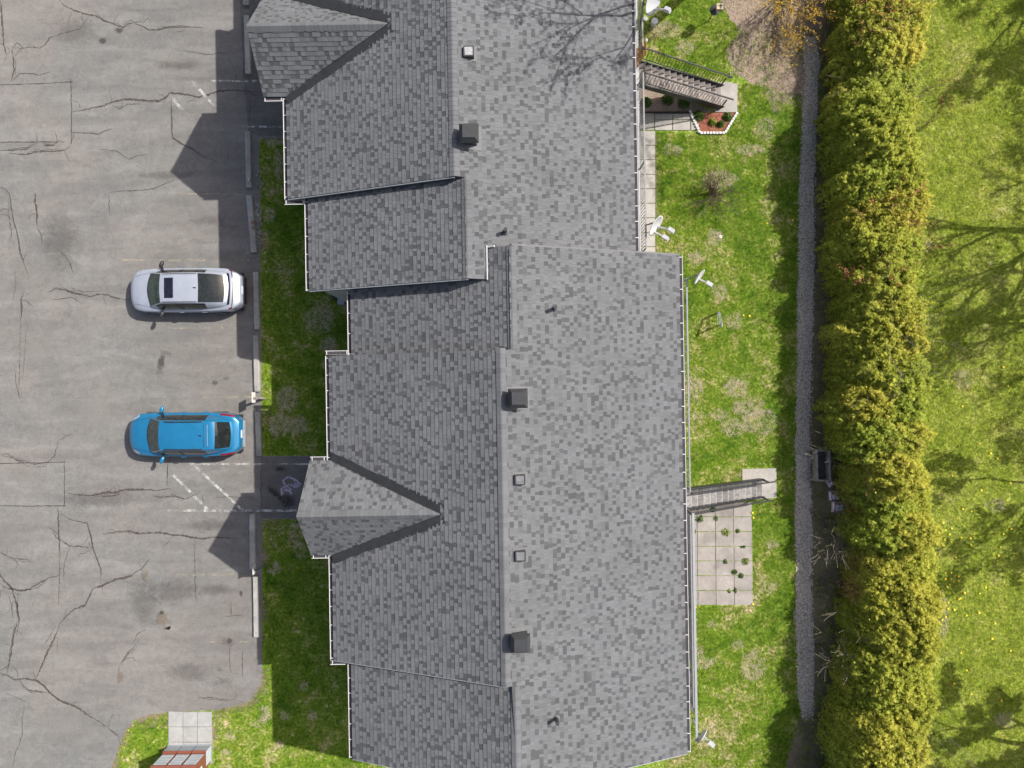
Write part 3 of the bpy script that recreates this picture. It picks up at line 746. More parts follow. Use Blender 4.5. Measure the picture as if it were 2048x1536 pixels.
def slope_obj(name, quad, nrm_off=.16):
    """the boarded roof plane below the shingles, a thin solid slab"""
    q = [Vector(p) for p in quad]
    n = (q[1]-q[0]).cross(q[2]-q[0]).normalized()
    if n.z < 0: n = -n
    mb = MB(); vs = [tuple(p) for p in q] + [tuple(p - Vector((0,0,nrm_off))) for p in q]
    k = len(q)
    mb.add(vs, [tuple(range(k)), tuple(reversed(range(k, 2*k)))] + [(i, k+i, k+(i+1)%k, (i+1)%k) for i in range(k)])
    o = mb.build(name, 'deck', house); fix_normals(o)
    return o
rng = random.Random(11)
roofs = {}
for s in SEC:
    n = s['n']; xl, (xr, zr) = s['xl'], s['r']
    y0, y1 = s['y0'], s['y1']
    o = slope_obj('roof_slope', [(xl,y0,ZE),(xr,y0,zr),(xr,y1,zr),(xl,y1,ZE)])
    roofs[(n,'L')] = o
    up = Vector((xr-xl, 0, zr-ZE)); L = up.length; up.normalize(); al = Vector((0,1,0))
    gs = [g for g in GS if g['sec'] == n]
    def ints(d, y0=y0, y1=y1, gs=gs, up=up, n=n):
        z = ZE + up.z*d
        x = s['xl'] + up.x*d
        res = [(0, y1-y0)]
        if n == 3:                     # under the next roof above
            zz = SEC[2]
            top = y23 - y0 if x < -1.0 else y1 - y0
            res = [(0, max(.1, top))]
        for g in gs:
            w = g['hw']*(g['zr']-z)/(g['zr']-ZE)
            if w > .0:
                w = max(w, 0) + .30
                a, b = g['yc']-w-y0, g['yc']+w-y0
                res = [(p, q) for (p0, q0) in res for (p, q) in ((p0, min(q0, a)), (max(p0, b), q0)) if q-p > .03]
        return res
    lay(o, Vector((xl, y0, ZE)), up, al, L, ints, rng)
# the two shared back slopes
for key, ss, xe in (('A', SEC[0:3], xa), ('B', SEC[3:6], xb)):
    y0 = yB if key == 'A' else ss[-1]['y0']; y1 = ss[0]['y1']
    pts = [(xe, y0, ZE)]
    if key == 'A':
        prof = [(r2, y0, y12), (r1, y12, yS0), (r0, yS0, yT)]
    else:
        prof = [(r5, yE, y45), (r4, y45, y34), (r3, y34, yB)]
    for (r, a, b) in prof: pts += [(r[0], a, r[1]), (r[0], b, r[1])]
    pts.append((xe, y1, ZE))
    if key == 'A':
        # runs on a little under the higher back roof
        pts = [(xe, y0, ZE), (-.55, y0, ZE + MR*(xe+.55)), (-.55, y23, ZE + MR*(xe+.55)), (r2[0], y23, r2[1])] + pts[2:]
        yb = y23
    else: yb = y0
    o = slope_obj('roof_slope', pts); roofs[(key,'R')] = o
    rmin = min(p[0][0] for p in prof)
    up = Vector((-1, 0, MR)).normalized(); al = Vector((0,1,0))
    L = (xe - rmin)/abs(up.x)
    def ints(d, prof=prof, up=up, xe=xe, key=key, yb=yb):
        x = xe + up.x*d
        out = []
        for (r, a, b) in prof:
            if x > r[0] - .02: out.append((a-yb, b-yb))
        if key == 'A':
            if x < -.75 and x > r2[0]-.02: out.append((0, yB-yb))
        # merge neighbours
        out.sort(); mg = []
        for q in out:
            if mg and abs(mg[-1][1]-q[0]) < 1e-6: mg[-1] = (mg[-1][0], q[1])
            else: mg.append(q)
        return mg
    lay(o, Vector((xe, yb, ZE)), up, al, L, ints, rng)
# gable slopes
for g in GS:
    s = SEC[g['sec']]
    for sd in (-1, 1):
        ye = g['yc'] + sd*g['hw']
        q = [(g['xf'], ye, ZE), (g['xf'], g['yc'], g['zr']), (g['xt'], g['yc'], g['zr']), (s['xl'], ye, ZE)]
        o = slope_obj('gable_slope', q, .14); g[sd] = o
        up = Vector((0, g['yc']-ye, g['zr']-ZE)); L = up.length; up.normalize(); al = Vector((1,0,0))
        def ints(d, g=g, s=s, up=up):
            z = ZE + up.z*d
            return [(0, (s['xl'] + (z-ZE)/s['ml']) - g['xf'] + .02)]
        lay(o, Vector((g['xf'], ye, ZE)), up, al, L, ints, rng)
    # valleys
    for sd in (-1, 1):
        a = Vector((s['xl']-.03, g['yc']+sd*(g['hw']), ZE-.01)); b = Vector((g['xt']+.1, g['yc'], g['zr']+.03))
        upm = Vector((1,0,s['ml'])).normalized(); upg = Vector((0,-sd*1.0,g['m'])).normalized()
        d = (b-a)
        mb = MB(); m = 26
        n1 = Vector((-s['ml'],0,1)).normalized(); n2 = Vector((0, sd*g['m'], 1)).normalized()
        lateral = n1.cross(d.normalized()); 
        if lateral.y*sd < 0: lateral = -lateral
        lg = n2.cross(d.normalized())
        if lg.y*sd > 0: lg = -lg
        for i in range(m+1):
            t = i/m; p = a + d*t + Vector((0,0,.012))
            w1 = .31 + rng.uniform(-.025, .025)
            mb.v += [tuple(p + lateral*w1 + n1*.012), tuple(p + n1*.004), tuple(p + lg*.03 + n2*.012)]
        for i in range(m):
            for j in range(2): mb.f.append((3*i+j, 3*i+j+1, 3*i+j+4, 3*i+j+3)); mb.t.append(.5)
        mb.build('valley_flashing', 'valley', roofs[(g['sec'],'L')])

# which shingles show largest from above: those become objects of their own, the rest one field for each slope
def area(q):
    p = q[0] + q[1]*q[5]*.5 + q[2]*q[4]*.5
    k = 1/(H-p.z)**2
    view = (Vector((0,0,H))-p).normalized()
    inside = abs(p.x)*PPM*H/(H-p.z) < 1000 and abs(p.y)*PPM*H/(H-p.z) < 745
    return q[4]*q[5]*k*max(0, view.dot(q[3]))*(1 if inside else .2)
cand = [i for i in range(len(SH)) if SH[i][7] < .45 and SH[i][4] > .09 and not any(SH[i][9])]
order = sorted(cand, key=lambda i: -area(SH[i]))[:300]
single = set(order)
field_mb = {}
def wedge(w, e, th):
    return [(0,0,.004),(w,0,.004),(0,0,th+.004),(w,0,th+.004),(0,e,.005),(w,e,.005)], [(2,3,5,4),(0,1,3,2),(0,2,4),(1,5,3)]
shm = {}
for i, (p, up, al, nr, w, e, th, tone, sl, sk) in enumerate(SH):
    if i in single:
        tq = round(tone*12)/12; wq = round(w, 2); eq = round(e, 2)
        key = (wq, eq, th, tq, al.cross(up).z > 0)
        if key not in shm:
            mb = MB(); v, f = wedge(wq, eq, th); mb.add(v, f, tq); shm[key] = mb.mesh('shingle', 'shingle')
        o = bpy.data.objects.new('shingle', shm[key]); COL.objects.link(o); o.parent = sl
        mt = Matrix((( al.x, up.x, nr.x, 0),(al.y, up.y, nr.y, 0),(al.z, up.z, nr.z, 0),(0,0,0,1))).transposed().transposed()
        o.matrix_local = Matrix.Translation(p - wloc(sl)) @ mt
        continue
    mb = field_mb.setdefault(sl.name, (MB(), sl))[0]
    v, f = wedge(w - .004, e, th)
    if any(sk): v = [(a + sk[s_], b, c) for (a, b, c), s_ in zip(v, (0, 2, 0, 2, 1, 3))]
    mb.add([tuple(p + al*a + up*b + nr*c) for a, b, c in v], f, tone)
for nm, (mb, sl) in field_mb.items():
    o = mb.build('shingle_field', 'shingle', sl); tag(o, kind='stuff')

# ridge caps, each bent over its ridge
def caps(axis, a, b, z, along, m1, m2, parent, wid=.15, th=.010):
    """axis 'y': ridge along y at x=along; axis 'x': ridge along x at y=along"""
    mb = MB(); L = EXPO + .03
    h1, h2 = wid*m1, wid*m2
    prof = [(-wid, -h1), (-.02, -.02*m1+.004), (.02, -.02*m2+.004), (wid, -h2)]
    for (dy, lift) in ((0, .034), (L, .024)):
        for (q, hz) in prof: mb.v.append((q, dy, hz+lift) if axis == 'y' else (dy, q, hz+lift))
        for (q, hz) in prof: mb.v.append((q, dy, hz+lift-th-.012) if axis == 'y' else (dy, q, hz+lift-th-.012))
    for j in range(3):
        mb.f += [(j, j+1, 8+j+1, 8+j), (4+j, 4+j+1, j+1, j)]; mb.t += [.85, .85]
    for j in (0, 3): mb.f.append((j, 8+j, 12+j, 4+j)); mb.t.append(.85)
    meshes = []
    for tn in (.62, .72, .80, .88):
        m2_ = MB(); m2_.v = list(mb.v); m2_.f = list(mb.f); m2_.t = [tn]*len(mb.f); meshes.append(m2_.mesh('ridge_cap', 'shingle'))
    core = MB()
    if axis == 'y': core.box(along-.02, along+.02, a, b, z-.08, z+.002)
    else: core.box(a, b, along-.02, along+.02, z-.08, z+.002)
    co = core.build('ridge', 'deck', house)
    n = int((b-a)/EXPO)
    for i in range(n+1):
        o = bpy.data.objects.new('ridge_cap', rng.choice(meshes)); COL.objects.link(o); o.parent = co
        t = a + i*EXPO
        if t > b - .1: break
        p = Vector((along, t, z)) if axis == 'y' else Vector((t, along, z))
        o.location = p - wloc(co)
for s in SEC:
    a, b = s['y0'], s['y1']
    if b > 12.6: b = min(b, 13.2)
    if a > 13: continue
    caps('y', a, b, s['r'][1], s['r'][0], s['ml'], MR, None)
for g in GS: caps('x', g['xf'], g['xt']+.12, g['zr'], g['yc'], g['m'], g['m'], None, wid=.15)

# rake trim along the stepped edges
def rake(a, b, side, mat='trim_grey', w=.035, h=.20, drop=.135):
    mb = MB(); a = Vector(a); b = Vector(b)
    off = Vector((0, side*(w/2+.003), -drop+.015)); mb.bar(a+off+Vector((0,0,.065)), b+off+Vector((0,0,.065)), w, .07); ro = mb.build('rake_trim', mat, house)
    mb = MB(); mb.bar(a+off-Vector((0,0,.036)), b+off-Vector((0,0,.036)), w*.8, .13); mb.build('rake_shade_board', 'vent_black', ro)  # black strip under the trim, painting the shadow below the step
for i, s in enumerate(SEC):
    xr, zr = s['r']
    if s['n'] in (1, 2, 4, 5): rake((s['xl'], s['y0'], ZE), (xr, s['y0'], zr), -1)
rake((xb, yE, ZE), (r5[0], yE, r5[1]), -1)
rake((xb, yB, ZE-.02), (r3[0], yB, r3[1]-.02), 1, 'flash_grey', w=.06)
wl = MB(); px_, pz = -.72, ZE + MR*(xa+.72)
wl.bar((px_, y23-.02, pz+.03), (px_, yB+.05, pz+.03), .03, .06); wl.build('step_flashing', 'metal_white', house)
wl = MB(); wl.bar((-.70, yB+.012, ZE+SEC[3]['ml']*(-.70-x3l)+.03), (-.48, yB+.012, ZE+SEC[3]['ml']*(-.35-x3l)+.03), .05, .05); wl.build('step_flashing', 'metal_white', house)

# walls under the roofs
for s in SEC:
    xr, zr = s['r']; i = .35
    y0, y1 = s['y0']+.05, s['y1']-.05
    if s['n'] == 3: y1 = yB - .05
    zl = ZE + s['ml']*i - .2; zq = ZE + MR*i - .2
    prof = [(s['xl']+i, 0), (s['xr']-i, 0), (s['xr']-i, zq), (xr, zr-.2), (s['xl']+i, zl)]
    mb = MB(); k = len(prof)
    vs = [(x, y0, z) for x, z in prof] + [(x, y1, z) for x, z in prof]
    mb.add(vs, [tuple(range(k)), tuple(reversed(range(k, 2*k)))] + [(j, k+j, k+(j+1)%k, (j+1)%k) for j in range(k)])
    w = mb.build('wall', 'siding', house); fix_normals(w)
    # windows on both long sides
    for sidex, sgn in ((s['xl']+i, -1), (s['xr']-i, 1)):
        nwin = max(1, int((y1-y0)/3.2))
        for j in range(nwin):
            yc = y0 + (j+.5)*(y1-y0)/nwin
            for zc in (1.3, 3.9):
                f = MB(); xx = sidex + sgn*.03
                f.box(min(sidex-sgn*.02, xx), max(sidex-sgn*.02, xx), yc-.6, yc+.6, zc-.55, zc+.55)
                fo = f.build('window', 'metal_white', w)
                p = MB(); xx2 = sidex + sgn*.036
                for q in (-.28, .28): p.box(min(xx, xx2), max(xx, xx2), yc+q-.26, yc+q+.26, zc-.48, zc+.48)
                # panes sit on the frame face
                p.build('pane', 'window_glass', w)
for g in GS:
    s = SEC[g['sec']]
    mb = MB(); x0, x1 = g['xf']+.3, s['xl']+.5
    prof = [(g['yc']-g['hw']+.25, 0), (g['yc']+g['hw']-.25, 0), (g['yc']+g['hw']-.25, ZE-.05), (g['yc'], g['zr']-.3), (g['yc']-g['hw']+.25, ZE-.05)]
    k = len(prof)
    mb.add([(x0, y, z) for y, z in prof] + [(x1, y, z) for y, z in prof], [tuple(range(k)), tuple(reversed(range(k, 2*k)))] + [(j, k+j, k+(j+1)%k, (j+1)%k) for j in range(k)])
    w = mb.build('porch_wall', 'siding', house); fix_normals(w)
    d = MB(); d.box(x0-.04, x0+.02, g['yc']-.5, g['yc']+.5, 0.03, 2.1); d.build('door', 'mailbox_brown', w)

# gutters with their hangers
def gutter(a, b, out, mats=('metal_white','gutter_dark')):
    """a,b: ends at the roof edge, out: unit vector away from the roof"""
    a = Vector(a); b = Vector(b); out = Vector(out); z = ZE - .06
    d = (b-a).normalized(); L = (b-a).length
    def pt(t, o, zz): return tuple(a + d*t + out*o + Vector((0,0,zz - a.z)))
    mb = MB()
    prof = [(.0, z), (.0, z-.11), (.085, z-.115), (GW-.018, z-.03), (GW-.020, z), (GW, z+.004), (GW, z-.03), (GW-.03, z-.125), (-.004, z-.12), (-.004, z)]
    k = len(prof)
    mb.v = [pt(0, o, zz) for o, zz in prof] + [pt(L, o, zz) for o, zz in prof]
    for j in range(k): mb.f.append((j, (j+1)%k, k+(j+1)%k, k+j)); mb.t.append(.5)
    mb.f += [tuple(range(k)), tuple(reversed(range(k, 2*k)))]; mb.t += [.5,.5]
    g = mb.build('gutter', 'metal_white', house); fix_normals(g)
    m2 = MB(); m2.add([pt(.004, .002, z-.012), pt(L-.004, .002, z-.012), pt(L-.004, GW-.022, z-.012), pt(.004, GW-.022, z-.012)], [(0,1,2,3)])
    so = m2.build('gutter_shade', 'gutter_dark', g); fix_normals(so)  # flat dark sheet, stands in for the shade inside the gutter
    n = int(L/.56)
    hm = None
    for i in range(n+1):
        t = .06 + i*(L-.12)/max(1, n) + rng.uniform(-.04, .04)
        t = min(max(t, .03), L-.03)
        h = MB(); p0 = Vector(pt(t, .0, z+.006)); p1 = Vector(pt(t, GW-.02, z+.006)); h.bar(p0, p1, .026, .008)
        if hm is None: hm = h.mesh('gutter_hanger', 'metal_white', p0)
        o = bpy.data.objects.new('gutter_hanger', hm); COL.objects.link(o); o.parent = g; o.location = p0 - wloc(g)
for s in SEC:
    if s['n'] == 0: continue
    a, b = s['y0'], s['y1']
    if s['n'] == 3: b = y23 - .02
    segs = [(a, b)]
    for g in GS:
        if g['sec'] == s['n']:
            segs = [(a, g['yc']-g['hw']-.01), (g['yc']+g['hw']+.01, b)]
    for (p, q) in segs: gutter((s['xl'], p, ZE), (s['xl'], q, ZE), (-1,0,0))
gutter((xa, yB+.02, ZE), (xa, yT, ZE), (1,0,0)); gutter((xb, yE, ZE), (xb, yB, ZE), (1,0,0))
for g in GS:
    for sd in (-1, 1): gutter((g['xf'], g['yc']+sd*g['hw'], ZE), (SEC[g['sec']]['xl']-GW-.003, g['yc']+sd*g['hw'], ZE), (0,sd,0))
# short returns where the eaves step
gutter((x1l-GW, y12-.045, ZE), (x2l-GW-.003, y12-.045, ZE), (0,-1,0))
gutter((x4l-GW, y34+.045, ZE), (x3l-GW-.003, y34+.045, ZE), (0,1,0))
gutter((x4l-GW, y45-.045, ZE), (x4l+.38, y45-.045, ZE), (0,-1,0))

# roof vents
def zroof(x, xe): return ZE + MR*(xe - x)
def big_vent(px, py, xe):
    z = 7.6
    for _ in range(6): x, y = P(px, py, z); z = zroof(x, xe) + .62
    z0 = z - .62
    mb = MB(); mb.box(x-.22, x+.22, y-.22, y+.22, z0-.12, z0+.42)
    v = mb.build('roof_vent', 'vent_black', house)
    c = MB(); a, b = .30, .19
    c.add([(x-a,y-a,z0+.42),(x+a,y-a,z0+.42),(x+a,y+a,z0+.42),(x-a,y+a,z0+.42),(x-b,y-b,z0+.61),(x+b,y-b,z0+.61),(x+b,y+b,z0+.61),(x-b,y+b,z0+.61)],
          [(0,3,2,1),(0,1,5,4),(1,2,6,5),(2,3,7,6),(3,0,4,7)]); c.build('vent_hood', 'vent_black', v)
    t = MB(); t.box(x-b+.002, x+b-.002, y-b+.002, y+b-.002, z0+.59, z0+.62); t.build('vent_lid', 'vent_black', v)
    f = MB(); f.bar((x-.36, y, zroof(x-.36, xe)+.02), (x+.36, y, zroof(x+.36, xe)+.02), .72, .012); f.build('vent_flashing', 'flash_grey', v)
for a in ((937,262,xa),(1036,797,xb),(1041,1291,xb)): big_vent(*a)
def small_vent(px, py, xe, mat):
    z = 7.4
    for _ in range(6): x, y = P(px, py, z); z = zroof(x, xe) + .2
    z0 = z - .2
    mb = MB(); mb.box(x-.16, x+.16, y-.16, y+.16, z0-.1, z0+.17); v = mb.build('roof_vent', 'vent_black', house)
    t = MB(); t.box(x-.125, x+.125, y-.125, y+.125, z0+.17, z0+.185); t.build('vent_lid', mat, v)
    r = MB(); 
    for (a, b) in (((x-.155,y-.15),(x+.155,y-.15)),((x-.155,y+.15),(x+.155,y+.15)),((x-.15,y-.135),(x-.15,y+.135)),((x+.15,y-.135),(x+.15,y+.135))): r.bar((*a,z0+.175),(*b,z0+.175),.03,.02)
    r.build('vent_rim', 'vent_black', v)
    f = MB(); f.bar((x-.24, y, zroof(x-.24, xe)+.022), (x+.24, y, zroof(x+.24, xe)+.022), .46, .008); f.build('vent_flashing', 'flash_grey', v)
x, y = P(947, 283, 7.3); z = zroof(x, xa)
mb = MB(); mb.box(x-.03, x+.05, y-.06, y+.06, z-.02, z+.14); mb.box(x-.12, x-.03, y+.02, y+.06, z+.06, z+.137); mb.build('vent_elbow', 'metal_white', house)
small_vent(937,101,xa,'vent_galv'); small_vent(1040,960,xb,'vent_top'); small_vent(1041,1113,xb,'vent_top')
for px, py, xe in ((1011,458,xa),(1111,614,xb),(1115,1448,xb)):
    z = 7.4
    for _ in range(6): x, y = P(px, py, z); z = zroof(x, xe) + .44
    z0 = z-.44
    mb = MB(); mb.tube([(x,y,z0-.05),(x,y,z0+.44)], .06, 10); v = mb.build('vent_pipe', 'vent_black', house)
    c = MB(); c.lathe([(.11, z0-.01), (.10, z0+.06), (.055, z0+.10)], x, y, 12); c.build('pipe_collar', 'flash_grey', v)
# ------------------------------------------------------------------ balconies (parts of the building)
ZB = 2.7
def balcony(x_in, x_out, y0, y1, mat_rail='rail_grey', panel=None, gap=None, bal=.125):
    mb = MB(); mb.box(x_in, x_out, y0, y1, ZB-.16, ZB); o = mb.build('balcony', 'deck_floor', house)
    r = MB(); zt = ZB + 1.0
    for (a, b) in ((y0+.03, gap[0] if gap else y1-.03), ((gap[1], y1-.03) if gap else (None, None))):
        if a is None or b-a < .1: continue
        x = x_out - .04
        r.bar((x, a, zt), (x, b, zt), .05, .05); r.bar((x, a, ZB+.1), (x, b, ZB+.1), .035, .035)
        n = int((b-a)/bal)
        for i in range(n+1): r.bar((x, a+i*(b-a)/n, ZB+.1), (x, a+i*(b-a)/n, zt), .018, .018)
        m = max(1, int((b-a)/2.4))
        for i in range(m+1): r.bar((x, a+i*(b-a)/m, ZB), (x, a+i*(b-a)/m, zt+.03), .05, .05)
    r.build('balcony_railing', mat_rail, o)
    # posts down to the ground
    for i in range(max(2, int((y1-y0)/4))+1):
        y = y0 + .1 + i*(y1-y0-.2)/max(2, int((y1-y0)/4))
        p = MB(); p.box(x_out-.16, x_out-.04, y-.06, y+.06, 0, ZB-.16); p.build('balcony_post', 'rail_grey', o)
    return o
yA0 = P(1280, 508, 2.7)[1]
sA0, sA1 = P(1300, 222, 0)[1], P(1300, 176, 0)[1]
xAo = P(1279.5, 400, ZB)[0] + .06
bA = balcony(xa-.5, xAo, yA0, yT, 'rail_grey', gap=(sA0-.03, sA1+.03))
yB1 = P(1376, 556, 3.7)[1]; sB1, sB0 = P(1450, 957, 0)[1], P(1450, 995, 0)[1]
xBo = P(1376, 760, 3.7)[0] + .05
yB2 = P(1389, 1415, 3.7)[1]
bB = balcony(xb-.5, xBo, yB2, yB1, 'rail_grey', gap=(sB0-.03, sB1+.03), bal=.14)
# solid guard boards and a slumped tarpaulin on the lower balcony rail
x = xBo + .05
yp0, yp1 = P(1388, 1335, 3.5)[1], P(1383, 1024, 3.5)[1]
y = yp1; i = 0
while y > yp0 + .3:
    y2 = max(yp0, y - 1.22)
    g = MB(); g.box(x-.02, x+.012, y2+.01, y-.01, ZB-.1, ZB+1.0); g.build('guard_panel', 'panel_grey', bB)
    y = y2; i += 1
g = MB(); g.box(x-.045, x+.04, yp0-2.6, yp1, ZB+1.003, ZB+1.045); g.build('guard_rail', 'trim_grey', bB)
tp = MB(); nu, nv = 26, 6
ty0, ty1 = P(1391, 1425, 3.5)[1], yp0 - .05
for i in range(nu+1):
    for j in range(nv+1):
        t, q = i/nu, j/nv
        xx = x - .02 - .16*(1-q)*(1 + .5*math.sin(t*19)) + .03*math.sin(t*33+q*4)
        tp.v.append((xx, ty0+(ty1-ty0)*t, ZB+.15 + .86*q + .04*math.sin(t*25+q*5)))
for i in range(nu):
    for j in range(nv): tp.f.append((i*(nv+1)+j, (i+1)*(nv+1)+j, (i+1)*(nv+1)+j+1, i*(nv+1)+j+1)); tp.t.append(.5)
tb = tp.build('tarpaulin', 'tarp', loc=(x-.1, (ty0+ty1)/2, ZB), smooth=True)
tag(tb, 'crumpled grey tarpaulin hung inside the rear balcony rail', 'tarpaulin')
# a wooden lattice gate leaning at the head of the upper stair
lt = MB(); lx = xAo - .02
la, lb = P(1284, 118, 3.4)[1], P(1284, 86, 3.4)[1]
for i in range(9):
    yy = la + (lb-la)*i/8; lt.bar((lx-.16, yy-.12, ZB+.02), (lx+.10, yy+.08, ZB+1.05), .022, .03)
lt.bar((lx-.1, la-.1, ZB+.3), (lx-.1, lb, ZB+.3), .03, .05); lt.bar((lx+.04, la+.05, ZB+.85), (lx+.04, lb+.1, ZB+.85), .03, .05)
o = lt.build('lattice_panel', 'orange_wood', loc=(lx, (la+lb)/2, ZB)); tag(o, 'orange brown wooden lattice panel propped on the balcony above the stair', 'panel')

# ------------------------------------------------------------------ outdoor stairs
def stair(name, label, xtop, y0, y1, xbot, n, mat, rail_h=.95, tw=.0):
    root = empty(name, (xbot, (y0+y1)/2, 0)); tag(root, label, 'stairs')
    run = (xbot-xtop)/n; rise = ZB/(n+1)
    for i in range(n):
        x0 = xtop + i*run; z = ZB - (i+1)*rise
        t = MB(); t.box(x0, x0+run-.012, y0+.06, y1-.06, z-.045, z); td = t.build('tread', mat, root)
        t = MB(); t.box(x0+run-.011, x0+run+.012, y0+.06, y1-.06, z-.045, z+.003); t.build('nosing', 'nosing', td)
        t = MB(); t.box(x0-.004, x0+.004, y0+.07, y1-.07, z+.004, z+rise-.046); t.build('riser', 'bark', td)
    for yy in (y0+.03, y1-.03):
        s = MB(); s.bar((xtop-.02, yy, ZB-.16), (xbot+.02, yy, .12), .045, .26); s.build('stringer', 'black_metal', root)
        h = MB()
        h.bar((xtop, yy, ZB+rail_h), (xbot+.25, yy, rail_h+.02), .045, .045)
        h.bar((xtop, yy, ZB+.16), (xbot+.1, yy, .24), .03, .03)
        m = int((xbot-xtop)/.13)
        for k in range(m+1):
            t = k/m; xx = xtop + (xbot-xtop)*t; zz = ZB*(1-t)
            h.bar((xx, yy, zz+.14), (xx, yy, zz+rail_h), .016, .016)
        for t in (0.0, 1.0):
            xx = xtop + (xbot-xtop)*t + (.05 if t == 0 else -.02); h.bar((xx, yy, max(0.02, ZB*(1-t)-.1)), (xx, yy, ZB*(1-t)+rail_h+.02), .045, .045)
        h.build('handrail', 'black_metal', root)
    return root
stair('outdoor_stair', 'brown wooden stair with black rails beside the red mulch flower bed', xAo, sA0, sA1, P(1440, 195, 0)[0], 14, 'tread')
stair('outdoor_stair', 'grey weathered stair with black rails above the weedy slab patio', xBo, sB0, sB1, P(1521, 975, 0)[0], 13, 'tread_grey')

def slab(name, pts_px, z0, z1, mat, parent=None, gap=0.0):
    pts = [P(a, b) for a, b in pts_px]
    c = (sum(p[0] for p in pts)/len(pts), sum(p[1] for p in pts)/len(pts))
    mb = MB(); mb.prism(pts, z0, z1)
    o = mb.build(name, mat, parent) if parent is not None else mb.build(name, mat, loc=(c[0], c[1], 0))
    return fix_normals(o)
o = slab('concrete_pad', [(1428,165),(1462,165),(1462,168),(1474,168),(1474,225),(1430,225)], -.02, .05, 'concrete'); tag(o, 'pale concrete pad at the foot of the brown stair', 'pad')
o = slab('concrete_pad', [(1484,938),(1552,936),(1552,995),(1500,1000),(1484,990)], -.02, .05, 'concrete'); tag(o, 'pale concrete pad at the foot of the grey stair', 'pad')
# slab walk beside the upper building
walk = empty('slab_walk', (*P(1299, 380), 0)); tag(walk, 'strip of pale concrete slabs running beside the balcony', 'walkway', kind='structure')
for i in range(11):
    y0 = 262 + i*29.0
    if y0 > 540: break
    slab('slab', [(1268,y0+.7),(1310,y0+.7),(1310,y0+28.2),(1268,y0+28.2)], -.02, .032 + .006*R.random(), 'slab_pale' if i > 99 else 'concrete', walk)
for (a, b, c, d) in [(1268,1309,227,261),(1310,1345,241,261.3),(1346,1381,241,261.3),(1382,1398,241,261.3),(1310,1345,228,240),(1346,1381,228,240),(1382,1392,228,240)]:
    slab('slab', [(a,c),(b-.8,c),(b-.8,d-.7),(a,d-.7)], -.02, .032 + .006*R.random(), 'concrete', walk)
# patio of square slabs
patio = empty('slab_patio', (*P(1445, 1115), 0)); tag(patio, 'patio of square concrete slabs with weeds in the joints', 'patio', kind='structure')
rows = [1004, 1033.5, 1063, 1092.5, 1121.5, 1151, 1180.5, 1210]
cols = [(1356,1393),(1394,1429.5),(1430.5,1466),(1467,1503)]
for r in range(7):
    for c in range(4):
        sh = r*.35; a, b = cols[c]; a += sh; b += sh
        y0, y1 = rows[r]+.7 , rows[r+1]-.7
        slab('slab', [(a+R.uniform(-.4,.4),y0+R.uniform(-.4,.4)),(b,y0),(b+R.uniform(-.4,.4),y1),(a,y1+R.uniform(-.4,.4))], -.02, .026+.012*R.random(), 'slab_patio', patio)
# slabs in front of the mailbox
mw = empty('mailbox_slabs', (*P(381, 1460), 0)); tag(mw, 'six pale concrete slabs laid in front of the mailbox', 'slabs', kind='structure')
for r, (y0, y1) in enumerate(((1423,1452),(1453,1482.5),(1483.5,1493))):
    for (a, b) in ((338,366.5),(367.5,395.5),(396.5,424)):
        w = 1.5 if r == 1 else 0
        slab('slab', [(a,y0+R.uniform(-.8,.3)),(b,y0),(b+(w if b > 410 else 0),y1),(a,y1)], -.02, .045+.008*R.random(), 'slab_pale', mw)

# ------------------------------------------------------------------ community mailbox
mx, my = P(381, 1508)
mbx = empty('community_mailbox', (mx, my, 0)); tag(mbx, 'brown and grey community mailbox of three joined cabinets on a slab base', 'mailbox')
zt = 1.45
xw = (P(424,1500)[0]-P(338,1500)[0])/3 - .03
x0 = P(338, 1515)[0]; yf = P(381, 1494)[1]; yb = yf - .62
for i in range(3):
    a = x0 + i*(xw+.035); b = a + xw
    mb = MB(); mb.box(a, b, yb, yf, .10, zt); c = mb.build('cabinet', 'mailbox_brown', mbx)
    d = MB(); d.box(a+.01, b-.01, yf-.01, yf+.10, .11, .50); d.build('parcel_door', 'mailbox_grey', c)
    d = MB(); d.box(a, b, yf-.01, yf+.11, .503, .53); d.build('ledge', 'mailbox_brown', c)
    for r in range(4):
        for q in range(3):
            e = MB(); za = .62 + r*.20
            e.box(a+.025+q*(xw-.05)/3+.005, a+.025+(q+1)*(xw-.05)/3-.005, yf-.01, yf+.014, za, za+.155); e.build('letter_door', 'mailbox_door', c)
    t = MB(); t.box(a-.012, b+.012, yb-.02, yf+.03, zt, zt+.035); t.build('cabinet_top', 'mailbox_brown', c)
mb = MB(); mb.box(x0-.03, x0+3*xw+.1, yb-.05, yf+.12, -.02, .098); mb.build('plinth', 'mailbox_grey', mbx)
mb = MB(); mb.box(x0+3*xw+.074, x0+3*xw+.085, yb+.1, yf+.08, .10, .52); mb.build('side_panel', 'mailbox_door', mbx)
mb = MB(); xs = x0+3*xw+.072; mb.box(xs, xs+.004, yf-.42, yf-.30, .9, 1.25); mb.build('notice', 'sign_white', mbx)

